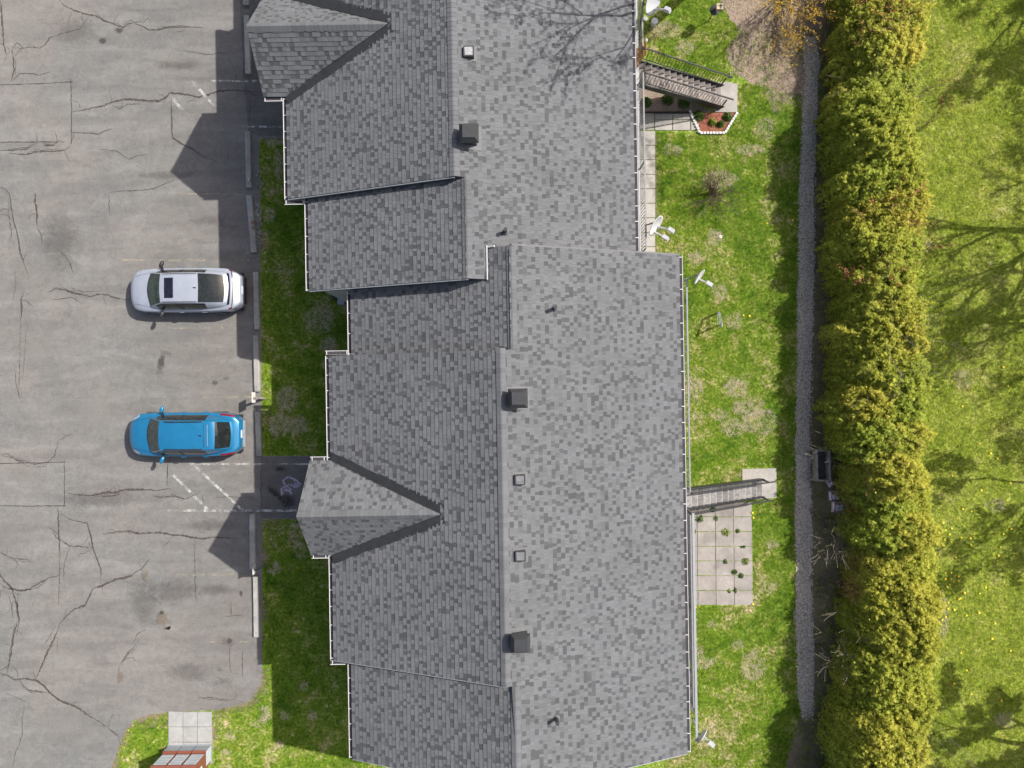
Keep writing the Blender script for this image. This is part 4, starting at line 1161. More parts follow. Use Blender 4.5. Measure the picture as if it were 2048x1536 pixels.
# ------------------------------------------------------------------ wheel stops along the lawn
def wheel_stop(px, y0, y1, label, tilt=0.0, w=11.0, group=None, mat='kerb'):
    (xa_, ya_), (xb_, yb_) = P(px, y0), P(px + tilt, y1)
    c = Vector(((xa_+xb_)/2, (ya_+yb_)/2, .02)); L = math.hypot(xb_-xa_, yb_-ya_); ang = math.atan2(yb_-ya_, xb_-xa_)
    hw = w/2/PPM; ch = .03; hh = .14
    mb = MB(); n = 9
    rr = random.Random(int(px+y0))
    sec = [(-hw-.01, 0), (-hw, hh-ch), (-hw+ch, hh), (hw-ch, hh), (hw, hh-ch), (hw+.01, 0)]
    for i in range(n):
        x = -L/2 + L*i/(n-1)
        for (yy, zz) in sec: mb.v.append((x, yy + rr.uniform(-.006,.006), zz + (rr.uniform(-.012,.004) if zz > .05 else 0)))
    k = len(sec)
    for i in range(n-1):
        for j in range(k-1): mb.f.append((i*k+j, i*k+j+1, (i+1)*k+j+1, (i+1)*k+j)); mb.t.append(.5)
    mb.f += [tuple(range(k)), tuple((n-1)*k + j for j in reversed(range(k)))]; mb.t += [.5, .5]
    o = mb.build('wheel_stop', mat); fix_normals(o); o.location = c; o.rotation_euler = (0, 0, ang)
    for t in (-.42, .42):
        p = MB(); p.lathe([(.018, hh-.03), (.018, hh+.006)], t*L, 0, 8); p.build('anchor_pin', 'crack', o, local=True)
    tag(o, label, 'wheel stop', group); return o
GRP = 'concrete wheel stops along the parking bays'
wheel_stop(494, -60, 13, 'concrete wheel stop beyond the yellow line from the hatched doorway', group=GRP)
wheel_stop(495, 34, 150, 'concrete wheel stop half covered by the front gable roof', 3, group=GRP)
wheel_stop(497, 265, 377, 'worn concrete wheel stop with a thin post leaning at its end', 3, group=GRP)
wheel_stop(500, 393, 506, 'cracked crooked concrete wheel stop with red brick bits and rubble behind it', 10, 12, group=GRP)
wheel_stop(513, 545, 659, 'speckled concrete wheel stop behind the white car', 3, 11, group=GRP)
wheel_stop(513, 671, 783, 'sunlit concrete wheel stop in the empty bay between the cars', 3, 11, group=GRP)
wheel_stop(517, 823, 911, 'concrete wheel stop behind the blue car', 3, 11, group=GRP)
wheel_stop(506, 1027, 1137, 'mottled concrete wheel stop with a crossed sign post at its end', 1, 11.5, group=GRP)
wheel_stop(513, 1152, 1272, 'long pale concrete wheel stop beside the oil stained bay', 2, 11.5, group=GRP)
# broken bits by the cracked stop
def rubble(cx, cy, n, spread, mat, label, name='rubble', smin=.02, smax=.06, sp2=None):
    rr = random.Random(int(cx*3+cy)); mb = MB()
    for i in range(n):
        px, py = rr.gauss(cx, spread), rr.gauss(cy, sp2 or spread); x, y = P(px, py); s = rr.uniform(smin, smax)
        a = rr.uniform(0, 6.28); vs = []
        for (dx, dy, dz) in ((-1,-1,0),(1,-1,0),(1,1,0),(-1,1,0),(-.7,-.6,1),(.6,-.7,1),(.7,.6,1),(-.6,.7,1)):
            dx += rr.uniform(-.3,.3); dy += rr.uniform(-.3,.3)
            vs.append((x+s*(dx*math.cos(a)-dy*math.sin(a)), y+s*(dx*math.sin(a)+dy*math.cos(a)), .018+dz*s*rr.uniform(.6,1.0)))
        mb.add(vs, [(4,5,6,7),(0,1,5,4),(1,2,6,5),(2,3,7,6),(3,0,4,7)], rr.random())
    x, y = P(cx, cy); o = mb.build(name, mat, loc=(x, y, 0)); tag(o, label, name.replace('_',' '), kind='stuff'); return o
rubble(517, 440, 90, 4, 'kerb', 'pale concrete rubble crumbled behind the cracked wheel stop', 'rubble', .015, .05, 40)
rubble(503, 490, 26, 6, 'kerb', 'pale crumbs of concrete beside the cracked wheel stop end', 'rubble', .012, .035, 8)
for k, (a, b) in enumerate(((508.5,446.5),(509,457))):
    x, y = P(a, b); q = MB(); q.box(-.055,.055,-.06,.06,0,.05); o = q.build('brick_fragment', 'brick'); o.location = (x, y, .155); o.rotation_euler = (0,0,.3*k)
    tag(o, 'dark red brick fragment lying on the cracked wheel stop', 'brick', 'brick fragments')

# ------------------------------------------------------------------ sign posts at the bays
def bay_post(bpx, tpx, h, label, plate=(.34,.26), post='post_wood', az=0.0, w=.07, mat='sign_white'):
    x, y = P(*bpx); xt, yt = P(tpx[0], tpx[1], h)
    root = empty('sign_post', (x, y, 0)); tag(root, label, 'sign post')
    mb = MB(); mb.bar((x, y, -.05), (xt, yt, h), w, w*.7, up=(0,1,0)); mb.build('post', post, root)
    q = MB(); q.box(xt-.012-.05, xt-.05+.012, yt-plate[0]/2, yt+plate[0]/2, h-plate[1]-.02, h+.02)
    q.build('sign_plate', mat, root)
    return root
bay_post((523,381), (500,359), 1.25, 'thin leaning sign post at the lawn edge by the rusty stop', (.13,.16), 'rail_grey', w=.028)
bay_post((529,797), (507,795), 1.15, 'pale wooden sign post standing in the sunlit strip of lawn', (.42,.30), w=.11)
bay_post((530,1131), (508.5,1141), 1.25, 'grey sign post with narrow pale plate by the mottled wheel stop', (.34,.28), 'rail_grey', w=.075)
bay_post((513,12), (497,-8), 1.2, 'thin sign post at the lawn edge beside the front gable', (.13,.16), 'rail_grey', w=.028)

# small utility things in the front corner
x, y = P(679, 588); mb = MB()
for q in (-.2, .2): mb.box(x-.24, x+.24, y+q-.03, y+q+.03, 0, .5)
for q in (-.21, .21): mb.box(x+q-.03, x+q+.03, y-.17, y+.17, 0, .497)
o = mb.build('window_well', 'vent_black', loc=(x, y, 0)); tag(o, 'dark window well in the corner under the stepped eave', 'window well')
x, y = P(688, 606); mb = MB(); mb.box(x-.12, x+.12, y-.11, y+.11, 0, .55); o = mb.build('utility_box', 'panel_grey', loc=(x, y, 0))
l2 = MB(); l2.box(x-.13, x+.13, y-.12, y+.12, .55, .575); l2.build('lid', 'trim_grey', o); tag(o, 'small grey utility box beside the window well', 'utility box')

# ------------------------------------------------------------------ satellite dishes
def dish(px, py, z, az, el, r, label, lnb=1, mast=None, cable=True):
    x, y = P(px, py, z)
    root = empty('satellite_dish', (x, y, z)); tag(root, label, 'satellite dish')
    n = Vector((math.cos(el)*math.cos(az), math.cos(el)*math.sin(az), math.sin(el)))
    u = Vector((-math.sin(az), math.cos(az), 0)); w = n.cross(u)
    mb = MB(); rings = 6; seg = 28
    for side, off in ((0, 0.0), (1, -.018)):
        for i in range(rings+1):
            q = i/rings
            for k in range(seg):
                t = 2*math.pi*k/seg; a = r*q
                p = u*(a*math.cos(t)) + w*(a*1.08*math.sin(t)) + n*(.16*r*q*q*1.6 + off)
                mb.v.append(tuple(p))
    m = (rings+1)*seg
    for side in (0, 1):
        for i in range(rings):
            for k in range(seg):
                k2 = (k+1) % seg; a = side*m + i*seg
                f = (a+k, a+k2, a+seg+k2, a+seg+k); mb.f.append(f if side == 0 else f[::-1]); mb.t.append(.5)
    for k in range(seg):
        k2 = (k+1) % seg; a = rings*seg; mb.f.append((a+k, a+k2, m+a+k2, m+a+k)); mb.t.append(.5)
    mb.build('reflector', 'dish', root, local=True, smooth=True)
    for i in range(lnb):
        off = u*((i-(lnb-1)/2)*.34)
        a0 = -w*r*.8 + n*.1 + off*.7; a1 = n*r*1.45 - w*r*.25 + off
        a = MB(); a.bar(tuple(a0), tuple(a1), .05, .05); ar = a.build('feed_arm', 'dish', root, local=True)
        b = MB(); b.bar(tuple(a1 - n*.07), tuple(a1 + n*.16), .13, .17); b.build('feed_horn', 'dish', ar, local=True)
    back = -n*.10
    ms = MB(); e = mast if mast else (-.25, -.05, -.55)
    ms.tube([tuple(-n*.02), tuple(back), (e[0]*.6, e[1]*.6, -.12), e], [.035,.035,.028,.026], 8); ms.build('mast', 'rail_grey', root, local=True)
    return root
A_ = -math.radians(38)
dish(1302, 2, 3.9, A_, .42, .46, 'large grey satellite dish on the balcony rail above the brown stair', mast=(-.24,.0,-.25))
dish(1308, 449, 3.9, A_, .35, .40, 'white satellite dish with two feed arms on the balcony rail beside the slab walk', 2, mast=(-.28,.05,-.25))
dish(1396, 552, 3.9, A_, .28, .31, 'small white satellite dish on a bracket at the corner of the lower roof', mast=(-.38,-.08,-.2))
dish(1401, 1470, 3.6, A_, .30, .30, 'grey satellite dish at the far end of the lower balcony', mast=(-.28,.62,-.02))
# black cable looping along the upper rail
pts = [P3(1290,-20,3.75), P3(1286,15,3.72), P3(1281,40,3.6), P3(1279,90,3.5)]
mb = MB(); mb.tube(pts, .018, 6); o = mb.build('cable', 'cable', loc=pts[0]); tag(o, 'black cable sagging from the large dish along the balcony rail', 'cable')

# ------------------------------------------------------------------ garden things
# raised planter
x, y = P(1634, 928); pl = empty('raised_planter', (x, y, 0)); tag(pl, 'weathered grey wooden raised planter box standing on the gravel path edge', 'planter')
hx, hy, z0, z1 = .29, .64, .22, .62
for (a, b, c, d) in ((-hx,-hx+.07,-hy,hy),(hx-.09,hx,-hy,hy),(-hx+.073,hx-.093,-hy,-hy+.06),(-hx+.073,hx-.093,hy-.06,hy)):
    q = MB(); q.box(x+a, x+b, y+c, y+d, z0, z1); q.build('side_board', 'wood_grey', pl)
q = MB(); q.box(x-hx+.075, x+hx-.095, y-hy+.065, y+hy-.065, z0+.02, z0+.10); q.build('soil', 'pot_soil', pl)
for (a, b) in ((-hx+.02,-hy+.03),(hx-.02,-hy+.03),(-hx+.02,hy-.03),(hx-.02,hy-.03)):
    q = MB(); q.box(x+a-.055, x+a+.055, y+b-.055, y+b+.055, 0, z0-.003); q.build('leg', 'wood_grey', pl)
for sy in (-1, 1):
    q = MB(); q.box(x-hx-.16, x-hx-.003, y+sy*(hy-.03)-.035, y+sy*(hy-.03)+.035, .10, .17); q.build('foot_board', 'wood_grey', pl)
# crumpled soil bags
def bag(px, py, lx, ly, label, rz, seed):
    x, y = P(px, py); root = empty('soil_bag', (x, y, 0), rz); tag(root, label, 'bag')
    rr = random.Random(seed); n = 14; mb = MB()
    for i in range(n+1):
        for j in range(n+1):
            a, b = i/n*2-1, j/n*2-1
            h = .17*max(0, (1-abs(a)**4))**.5*max(0, (1-abs(b)**4))**.5
            h += .05*mnoise.noise((a*2.3+seed, b*2.3, 1.0)) + .03*mnoise.noise((a*6+seed, b*6, 4.0))
            mb.v.append((a*lx/2*(1+.06*mnoise.noise((b*3, seed, 0))), b*ly/2*(1+.05*mnoise.noise((a*3, seed, 2))), max(.012, h) if abs(a) < 1 and abs(b) < 1 else .012))
    for i in range(n):
        for j in range(n): mb.f.append((i*(n+1)+j, (i+1)*(n+1)+j, (i+1)*(n+1)+j+1, i*(n+1)+j+1)); mb.t.append(.5)
    body = mb.build('bag_body', 'bag_white', root, local=True, smooth=True)
    pr = MB()
    def surf(a, b):
        h = .17*max(0, (1-abs(a)**4))**.5*max(0, (1-abs(b)**4))**.5 + .05*mnoise.noise((a*2.3+seed, b*2.3, 1.0)) + .03*mnoise.noise((a*6+seed, b*6, 4.0))
        return (a*lx/2, b*ly/2, max(.02, h)+.014)
    for (a0, a1, b0, b1) in ((-.75,.75,.58,.80),(-.75,-.62,-.7,.58),(.66,.78,-.7,.58),(-.75,.75,-.82,-.7)):
        m = 8; base = len(pr.v)
        for i in range(m+1):
            for j in range(m+1): pr.v.append(surf(a0+(a1-a0)*i/m, b0+(b1-b0)*j/m))
        for i in range(m):
            for j in range(m): pr.f.append((base+i*(m+1)+j, base+(i+1)*(m+1)+j, base+(i+1)*(m+1)+j+1, base+i*(m+1)+j+1)); pr.t.append(.5)
    pr.build('bag_print', 'bag_red', body, local=True)
    return root
bag(1668, 991, .46, .40, 'white soil bag with red print lying nearer the planter box', .05, 3)
bag(1675, 1014, .52, .44, 'white soil bag with red print, crumpled, farther from the planter box', -.06, 9)
bag(1660, 966, .26, .30, 'small crumpled pale plastic bag beside the planter box', .5, 15)
# bird feeder pole
x, y = P(1417, 43); fd = empty('bird_feeder', (x, y, 0)); tag(fd, 'bird feeder on a thin pole with round dark baffle and tan roof', 'bird feeder')
q = MB(); q.tube([(x,y,-.05),(x,y,1.25)], .02, 8); q.build('pole', 'black_metal', fd)
q = MB(); q.lathe([(.21,.90),(.20,.92),(.06,1.0),(.03,1.02)], x, y, 20); q.build('baffle', 'vent_black', fd)
q = MB(); q.box(x-.02, x+.20, y-.17, y+.03, 1.12, 1.30); q.build('feeder_box', 'wood_tan', fd)
q = MB(); q.box(x-.04, x+.22, y-.19, y+.05, 1.302, 1.33); q.build('feeder_roof', 'wood_tan', fd)
q = MB(); q.bar((x+.13, y-.16, 1.345), (x+.13, y+.02, 1.345), .03, .02); q.bar((x+.07, y-.05, 1.36), (x+.19, y-.05, 1.36), .03, .02); q.build('roof_bracket', 'cable', fd)
# lidded bucket and odds by the balcony
x, y = P(1306, 50); bk = empty('bucket', (x, y, 0)); tag(bk, 'pale round bucket lid on the grass under the large dish', 'bucket')
q = MB(); q.lathe([(.11,0),(.125,.30)], x, y, 20); q.build('body', 'bag_white', bk); q = MB(); q.lathe([(.14,.30),(.14,.325),(.10,.335)], x, y, 20); q.build('lid', 'dish', bk)
x, y = P(1291, 83); q = MB(); q.lathe([(.05,0),(.075,.14),(.06,.15)], x, y, 14); o = q.build('flower_pot', 'bag_white', loc=(x,y,0)); tag(o, 'small white flower pot beside the lattice panel', 'flower pot')
x, y = P(1289, 42); q = MB(); q.lathe([(.06,0),(.09,.2),(.07,.21)], x, y, 14); o = q.build('flower_pot', 'panel_grey', loc=(x,y,0)); tag(o, 'grey flower pot next to the round bucket lid', 'flower pot')
# clean-out pipe in the lawn
x, y = P(1440, 474); q = MB(); q.lathe([(.06,-.02),(.06,.09),(.035,.095),(.03,.05)], x, y, 18); o = q.build('drain_pipe', 'sign_white', loc=(x,y,0)); tag(o, 'white open drain pipe end sticking out of the lawn', 'pipe')
# a folded metal rack standing in the lawn
x, y = P(1432, 640); fr = empty('metal_rack', (x, y, 0)); tag(fr, 'small folded grey metal rack standing alone in the lawn', 'rack')
for dx in (-.06, .05):
    q = MB(); q.bar((x+dx, y-.26, 0), (x+dx*.4-.05, y-.26, .95), .025, .025); q.bar((x+dx, y+.26, 0), (x+dx*.4-.05, y+.26, .62), .025, .025)
    q.bar((x+dx*.5-.04, y-.26, .93), (x+dx*.5-.04, y+.26, .60), .025, .03); q.bar((x+dx*.7, y-.26, .4), (x+dx*.7, y+.26, .4), .02, .02); q.build('frame', 'rail_grey', fr)
q = MB(); q.bar((x-.03, y-.28, .96), (x-.03, y-.28, .86), .16, .05); q.build('hinge', 'rail_grey', fr)
# flower bed with white edging blocks
fb_pts = [(1384,226),(1474,226),(1449,267),(1399,267)]
fb = empty('flower_bed', (*P(1425, 245), 0)); tag(fb, 'red mulch flower bed edged with small white blocks', 'flower bed')
flat = flat_poly('mulch', [(a - wloc(fb).x, b - wloc(fb).y) for a, b in PL(fb_pts)], .03, 'mulch', fb, kind=None, jit=.01, step=.2)
eb = PL([(1378,222),(1399,267),(1449,267),(1474,226)])
for i in range(3):
    a, b = eb[i], eb[i+1]; L = math.hypot(b[0]-a[0], b[1]-a[1]); m = max(2, round(L/.13)); ang = math.atan2(b[1]-a[1], b[0]-a[0])
    for k in range(m):
        t = (k+.5)/m; q = MB(); q.box(-.048,.048,-.045,.045,0,.10 + .02*R.random())
        o = q.build('edging_block', 'white_block' , fb, local=True); o.location = Vector((a[0]+(b[0]-a[0])*t, a[1]+(b[1]-a[1])*t, 0)) - wloc(fb); o.rotation_euler = (0,0,ang+R.uniform(-.1,.1))
k = MB(); a = P(1288,226); b = P(1380,226)
k.bar((*a,.05), (*b,.05), .05, .12); o = k.build('edging_board', 'cable', loc=(*a,0)); tag(o, 'thin dark edging board along the slabs below the brown stair', 'edging')
ub = flat_poly('planting_bed', PL([(1270,176),(1325,180),(1428,224),(1380,225),(1270,225)]), .014, 'soil'); tag(ub, 'dry soil bed below the brown stair', 'soil')
# fallen sticks on the soil
for i, pts in enumerate(([(1505,88),(1503,100),(1500,115),(1498,127)],[(1467,103),(1468,115),(1466,130)],[(1460,145),(1462,155)],[(1548,35),(1540,50),(1532,62)],[(1460,128),(1472,118)])):
    mb = MB(); mb.tube([P3(a, b, .03+.015*math.sin(j*2)) for j, (a, b) in enumerate(pts)], [.028 - .004*j for j in range(len(pts))], 6)
    o = mb.build('fallen_stick', 'twig_pale', loc=P3(*pts[0], 0)); tag(o, 'pale fallen stick lying on the bare soil', 'stick', 'fallen sticks')
# ------------------------------------------------------------------ cars
def smooth_curve(keys, xs):
    kx = [k[0] for k in keys]; ky = [k[1] for k in keys]
    d = np.interp(np.linspace(kx[0], kx[-1], 400), kx, ky)
    ker = np.hanning(17); ker /= ker.sum(); pad = 8
    dd = np.concatenate([2*d[0]-d[pad:0:-1], d, 2*d[-1]-d[-2:-pad-2:-1]])
    d = np.convolve(dd, ker, 'same')[pad:-pad]
    return np.interp(xs, np.linspace(kx[0], kx[-1], 400), d)

def car(name, label, loc, rz, L, paint, spec):
    root = empty(name, loc, rz); tag(root, label, 'car')
    W_ = spec['W']; Ht = spec['H']
    XA, XB, XC, XD = spec['glass']         # screen base, roof front, roof rear, rear glass base
    xs = np.unique(np.concatenate([[0,.03,.08,.15,.25], np.linspace(.35, L-.4, 44), [L-.3,L-.22,L-.14,L-.08,L-.03,L]]))
    wid = smooth_curve([(0,.62*W_),(.06,.74*W_),(.2,.88*W_),(.5,.965*W_),(.95,1.0*W_),(L-1.2,1.0*W_),(L-.6,.97*W_),(L-.3,.90*W_),(L-.1,.76*W_),(L,.62*W_)], xs)
    zs = smooth_curve([(0,.60),(.12,.70),(.5,.80),(1.1,.90),(2.5,.96),(L-.6,1.02),(L-.2,1.0),(L,.90)], xs)
    zt = smooth_curve(spec['deck'], xs)
    sec = []
    for x, w, a, b in zip(xs, wid, zs, zt):
        b = max(b, a+.01)
        half = [(w*.90,.20),(w*.97,.32),(w*1.0,.50),(w*.985,a-.14),(w*.965,a-.03),(w*.92,a+.005),(w*.78,a+(b-a)*.45),(w*.52,a+(b-a)*.85),(w*.26,b-.003),(0,b)]
        sec.append([(x,-y,z) for y, z in half] + [(x,y,z) for y, z in reversed(half[:-1])])
    k = len(sec[0]); mb = MB()
    for r in sec: mb.v += r
    for i in range(len(sec)-1):
        for j in range(k-1): mb.f.append((i*k+j, i*k+j+1, (i+1)*k+j+1, (i+1)*k+j)); mb.t.append(.5)
    mb.f += [tuple(range(k)), tuple((len(sec)-1)*k + j for j in reversed(range(k)))]; mb.t += [.5]*2
    body = mb.build('body', paint, root, local=True, smooth=True); fix_normals(body)
    und = MB(); und.box(.12, L-.12, -W_*.86, W_*.86, .17, .24); und.build('underbody', 'car_black', root, local=True)
    # wheel arches are dark discs set into the flanks, wheels inside them
    for wx in spec['wheels']:
        for sd in (-1, 1):
            y0 = sd*(W_-.215); 
            t = MB(); r = .335; n = 24
            for (rr, yy) in ((r-.06, y0-.0*sd),(r, y0+.02*sd),(r, y0+.19*sd),(r-.05, y0+.213*sd),(r-.11, y0+.213*sd)):
                for q in range(n):
                    a = 2*math.pi*q/n; t.v.append((wx+rr*math.cos(a), yy, .335+rr*math.sin(a)))
            for i in range(4):
                for q in range(n): t.f.append((i*n+q, i*n+(q+1)%n, (i+1)*n+(q+1)%n, (i+1)*n+q)); t.t.append(.5)
            t.f.append(tuple(range(n))); t.t.append(.5)
            wh = t.build('wheel', 'tyre', root, local=True, smooth=True)
            m = MB(); m.v = [(wx, y0+.205*sd, .335)]; 
            for q in range(n): a = 2*math.pi*q/n; rr = .225 if q % 4 < 2 else .20; m.v.append((wx+rr*math.cos(a), y0+.2155*sd, .335+rr*math.sin(a)))
            for q in range(n): m.f.append((0, 1+q, 1+(q+1)%n)); m.t.append(.5)
            m.build('rim', 'rim', wh, local=True)
    # greenhouse
    gx = np.unique(np.concatenate([np.linspace(XA, XB, 9), np.linspace(XB, XC, 19), np.linspace(XC, XD, 9)]))
    base = np.interp(gx, xs, zs) - .03
    zr = smooth_curve(spec['roof'], gx)
    wb = smooth_curve(spec['wbase'], gx); wt = smooth_curve(spec['wtop'], gx)
    dk = np.interp(gx, xs, zt)
    rows = []
    for i, x in enumerate(gx):
        z0, z1 = base[i], max(zr[i], dk[i]-.01)
        b, t = wb[i], min(wt[i], wb[i]-.02)
        h = z1 - z0
        half = [(b,z0),(b*.985+t*.015, z0+h*.25),(b*.6+t*.4, z0+h*.62),(t+.035, z0+h*.88),(t, z0+h*.955),(t*.72, z0+h*.985),(t*.36, z0+h*.997),(0,z1)]
        bow = float(np.interp(x, [XA, XB, (XB+XC)/2, XC, XD], [-.15, -.07, 0, .05, .10]))
        bx_ = lambda y: x + bow*(1 - min(1, abs(y)/b)**2)
        rows.append([(bx_(y),-y,z) for y, z in half] + [(bx_(y),y,z) for y, z in reversed(half[:-1])])
    k = 15
    parts = {}
    eps = 1e-4
    for i in range(len(gx)-1):
        xm = (gx[i]+gx[i+1])/2
        for j in range(k-1):
            jj = min(j, 13-j)             # 0,1,2 side glass, 3 roof rail, 4.. top
            if jj <= 2:
                sd = 'l' if j < 7 else 'r'
                if xm < spec['side'][0] or xm > spec['side'][1]: nm = 'pillar'
                elif abs(xm-spec['bp']) < .05: nm = 'pillar_trim'
                else: nm = 'side_window_' + ('f' if xm < spec['bp'] else 'b') + sd
                if jj == 0 and nm.startswith('side'): nm = nm
            elif jj == 3: nm = 'pillar'
            else:
                if xm < XB: nm = 'windscreen'
                elif xm < spec['rg'][0]: nm = 'roof'
                elif xm < spec['rg'][1]: nm = 'rear_window'
                else: nm = 'roof_tail'
            parts.setdefault(nm, []).append((i, j))
    for nm, fl in parts.items():
        mb = MB(); used = {}
        for (i, j) in fl:
            f = []
            for (a, b) in ((i,j),(i,j+1),(i+1,j+1),(i+1,j)):
                if (a,b) not in used: used[(a,b)] = len(mb.v); mb.v.append(rows[a][b])
                f.append(used[(a,b)])
            mb.f.append(tuple(f)); mb.t.append(.5)
        n2 = 'side_window' if nm.startswith('side') else nm
        mt = {'windscreen':'car_screen','rear_window':spec.get('rgm','car_glass'),'side_window':'car_glass','pillar_trim':'car_black'}.get(n2, paint)
        o = mb.build(n2, mt, root, local=True, smooth=True)
    def on_top(x, y):
        i = int(np.clip(np.searchsorted(gx, x)-1, 0, len(gx)-2)); t = (x-gx[i])/(gx[i+1]-gx[i])
        def zz(r):
            ys = [p[1] for p in r]; zs_ = [p[2] for p in r]
            return float(np.interp(y, ys[3:12], zs_[3:12]))
        return zz(rows[i])*(1-t) + zz(rows[i+1])*t
    def on_body(x, y):
        i = int(np.clip(np.searchsorted(xs, x)-1, 0, len(xs)-2)); t = (x-xs[i])/(xs[i+1]-xs[i])
        def zz(r):
            q = r[4:15]; return float(np.interp(y, [p[1] for p in q], [p[2] for p in q]))
        return zz(sec[i])*(1-t) + zz(sec[i+1])*t
    def skin(nm, mat, x0, x1, y0, y1, fn, lift=.006, th=None, nx=8, ny=8, shape=None, parent=None):
        mb = MB()
        for i in range(nx+1):
            for j in range(ny+1):
                a, b = i/nx, j/ny
                x, y = (x0+(x1-x0)*a, y0+(y1-y0)*b) if shape is None else shape(a, b)
                mb.v.append((x, y, fn(x, y)+lift))
        for i in range(nx):
            for j in range(ny): mb.f.append((i*(ny+1)+j, (i+1)*(ny+1)+j, (i+1)*(ny+1)+j+1, i*(ny+1)+j+1)); mb.t.append(.5)
        return mb.build(nm, mat, parent or root, local=True, smooth=True)
    # bonnet seam lines
    for sd in (-1, 1):
        skin('bonnet_seam', 'car_black', 0, 0, 0, 0, on_body, .004, nx=10, ny=1, shape=lambda a, b, sd=sd: (.22+a*(XA-.30), sd*(W_*(.60+.17*a)+.012*b)))
        # head lamps on the front corners
        skin('headlight', 'lamp_clear', 0, 0, 0, 0, on_body, .008, nx=6, ny=4, shape=lambda a, b, sd=sd: (.10+.34*a, sd*(W_*(.66+.20*a)+.10*(b-.5))))
        # mirrors
        m = MB(); c = Vector((XA+.42, sd*(W_+.11), 1.02)); n = 10
        for i in range(n+1):
            u = i/n*math.pi
            for q in range(12):
                v = 2*math.pi*q/12
                m.v.append((c.x - .085*math.sin(u)*math.cos(v) + .05*sd*math.cos(u)*sd, c.y + .15*math.cos(u), c.z + .085*math.sin(u)*math.sin(v)))
        for i in range(n):
            for q in range(12): m.f.append((i*12+q, i*12+(q+1)%12, (i+1)*12+(q+1)%12, (i+1)*12+q)); m.t.append(.5)
        mi = m.build('mirror', spec.get('mirror', paint), root, local=True, smooth=True)
        a = MB(); a.bar((c.x+.02, sd*(W_-.12), .97), (c.x, sd*(W_+.02), 1.0), .08, .06); a.build('mirror_arm', 'car_black', mi, local=True)
        for hx in spec['handles']:
            h = MB(); h.bar((hx, sd*(W_+.012), .86), (hx+.19, sd*(W_+.012), .865), .03, .03); h.build('door_handle', paint if paint != 'paint_white' else 'chrome', root, local=True)
        for q in spec['tail'](sd): skin('tail_light', 'lamp_red', 0, 0, 0, 0, on_body, .012, nx=5, ny=4, shape=q)
        if spec.get('rails'):
            a, b = spec['rails']; rm = MB(); pts = []
            for i in range(9):
                x = a+(b-a)*i/8; pts.append((x, sd*spec['raily'], on_top(x, sd*spec['raily'])+ (spec.get('raill', .035) if 0 < i < 8 else .01)))
            rm.tube(pts, spec.get('railr', .022), 8); rm.build('roof_rail', 'car_black', root, local=True)
    for (nm, mt, x0, x1, y0, y1) in spec.get('top', []): skin(nm, mt, x0, x1, y0, y1, on_top, .014)
    for (nm, mt, shp) in spec.get('bodyskin', []): skin(nm, mt, 0, 0, 0, 0, on_body, .010, nx=6, ny=16, shape=shp)
    ax = spec['fin']; fz = on_top(ax, 0)
    f = MB(); f.add([(ax-.13,0,fz),(ax+.06,-.035,fz),(ax+.06,.035,fz),(ax+.05,0,fz+.075)], [(0,1,3),(1,2,3),(2,0,3),(0,2,1)]); f.build('aerial_fin', 'car_black', root, local=True)
    # wipers
    for (ya, yb) in ((-.55,-.02),(.02,.58)):
        wv = MB(); wv.bar((XA+.06, ya, on_top(XA+.06, ya)+.03), (XA+.14, yb, on_top(XA+.14, yb)+.03), .022, .02); wv.build('wiper', 'car_black', root, local=True)
    cw = skin('cowl', 'car_black', 0, 0, 0, 0, on_body, .008, nx=3, ny=16, shape=lambda a, b: (XA-.20+.09*a + .17*(abs(b-.5)*2)**2, (b-.5)*2*(spec['wbase'][0][1]-.04)))
    p = MB(); p.box(L-.012, L+.012, -.16, .16, .62, .76); p.build('licence_plate', 'plate', root, local=True)
    bp = MB(); bp.box(L-.10, L+.05, -W_*.60, W_*.60, .36, .50); bp.build('rear_bumper', spec.get('bump', 'car_black'), root, local=True)
    return root, on_body, skin

def tail_blue(sd):
    W_ = .90
    return [lambda a, b: (3.80+.56*a, sd*(W_*(.90-.10*a*a) + .075*(b-.5)))]
blue_spec = dict(W=.90, H=1.62, glass=(1.02,1.62,3.72,4.22), deck=[(0,.74),(.12,.84),(.4,.93),(.9,1.0),(1.3,1.04),(3.6,1.06),(4.1,1.06),(4.3,1.02),(4.52,.93)],
  roof=[(1.02,1.03),(1.3,1.28),(1.62,1.55),(2.2,1.62),(3.1,1.61),(3.66,1.56),(3.85,1.40),(4.05,1.2),(4.22,1.05)], wbase=[(1.02,.74),(1.7,.80),(3.2,.80),(3.8,.72),(4.22,.62)],
  wtop=[(1.02,.66),(1.62,.57),(2.4,.575),(3.4,.56),(3.8,.53),(4.22,.5)], side=(1.30,3.42), bp=2.42, rg=(3.72,4.16), wheels=(.86,3.52), handles=(2.15,3.05), tail=tail_blue,
  rails=(1.78,3.30), raily=.545, fin=3.22, top=[('spoiler_seam','lamp_clear',3.50,3.515,-.42,.42),('roof_seam','car_black',3.36,3.37,-.5,.5)], rgm='car_glass', bump='trim_grey')
cx, cy = P(375, 868)
bl, ob, sk = car('parked_car', 'bright blue compact crossover car with black roof rails', (cx-2.24+.24, cy+.06, .012), math.radians(-.6), 4.52, 'paint_blue', blue_spec)

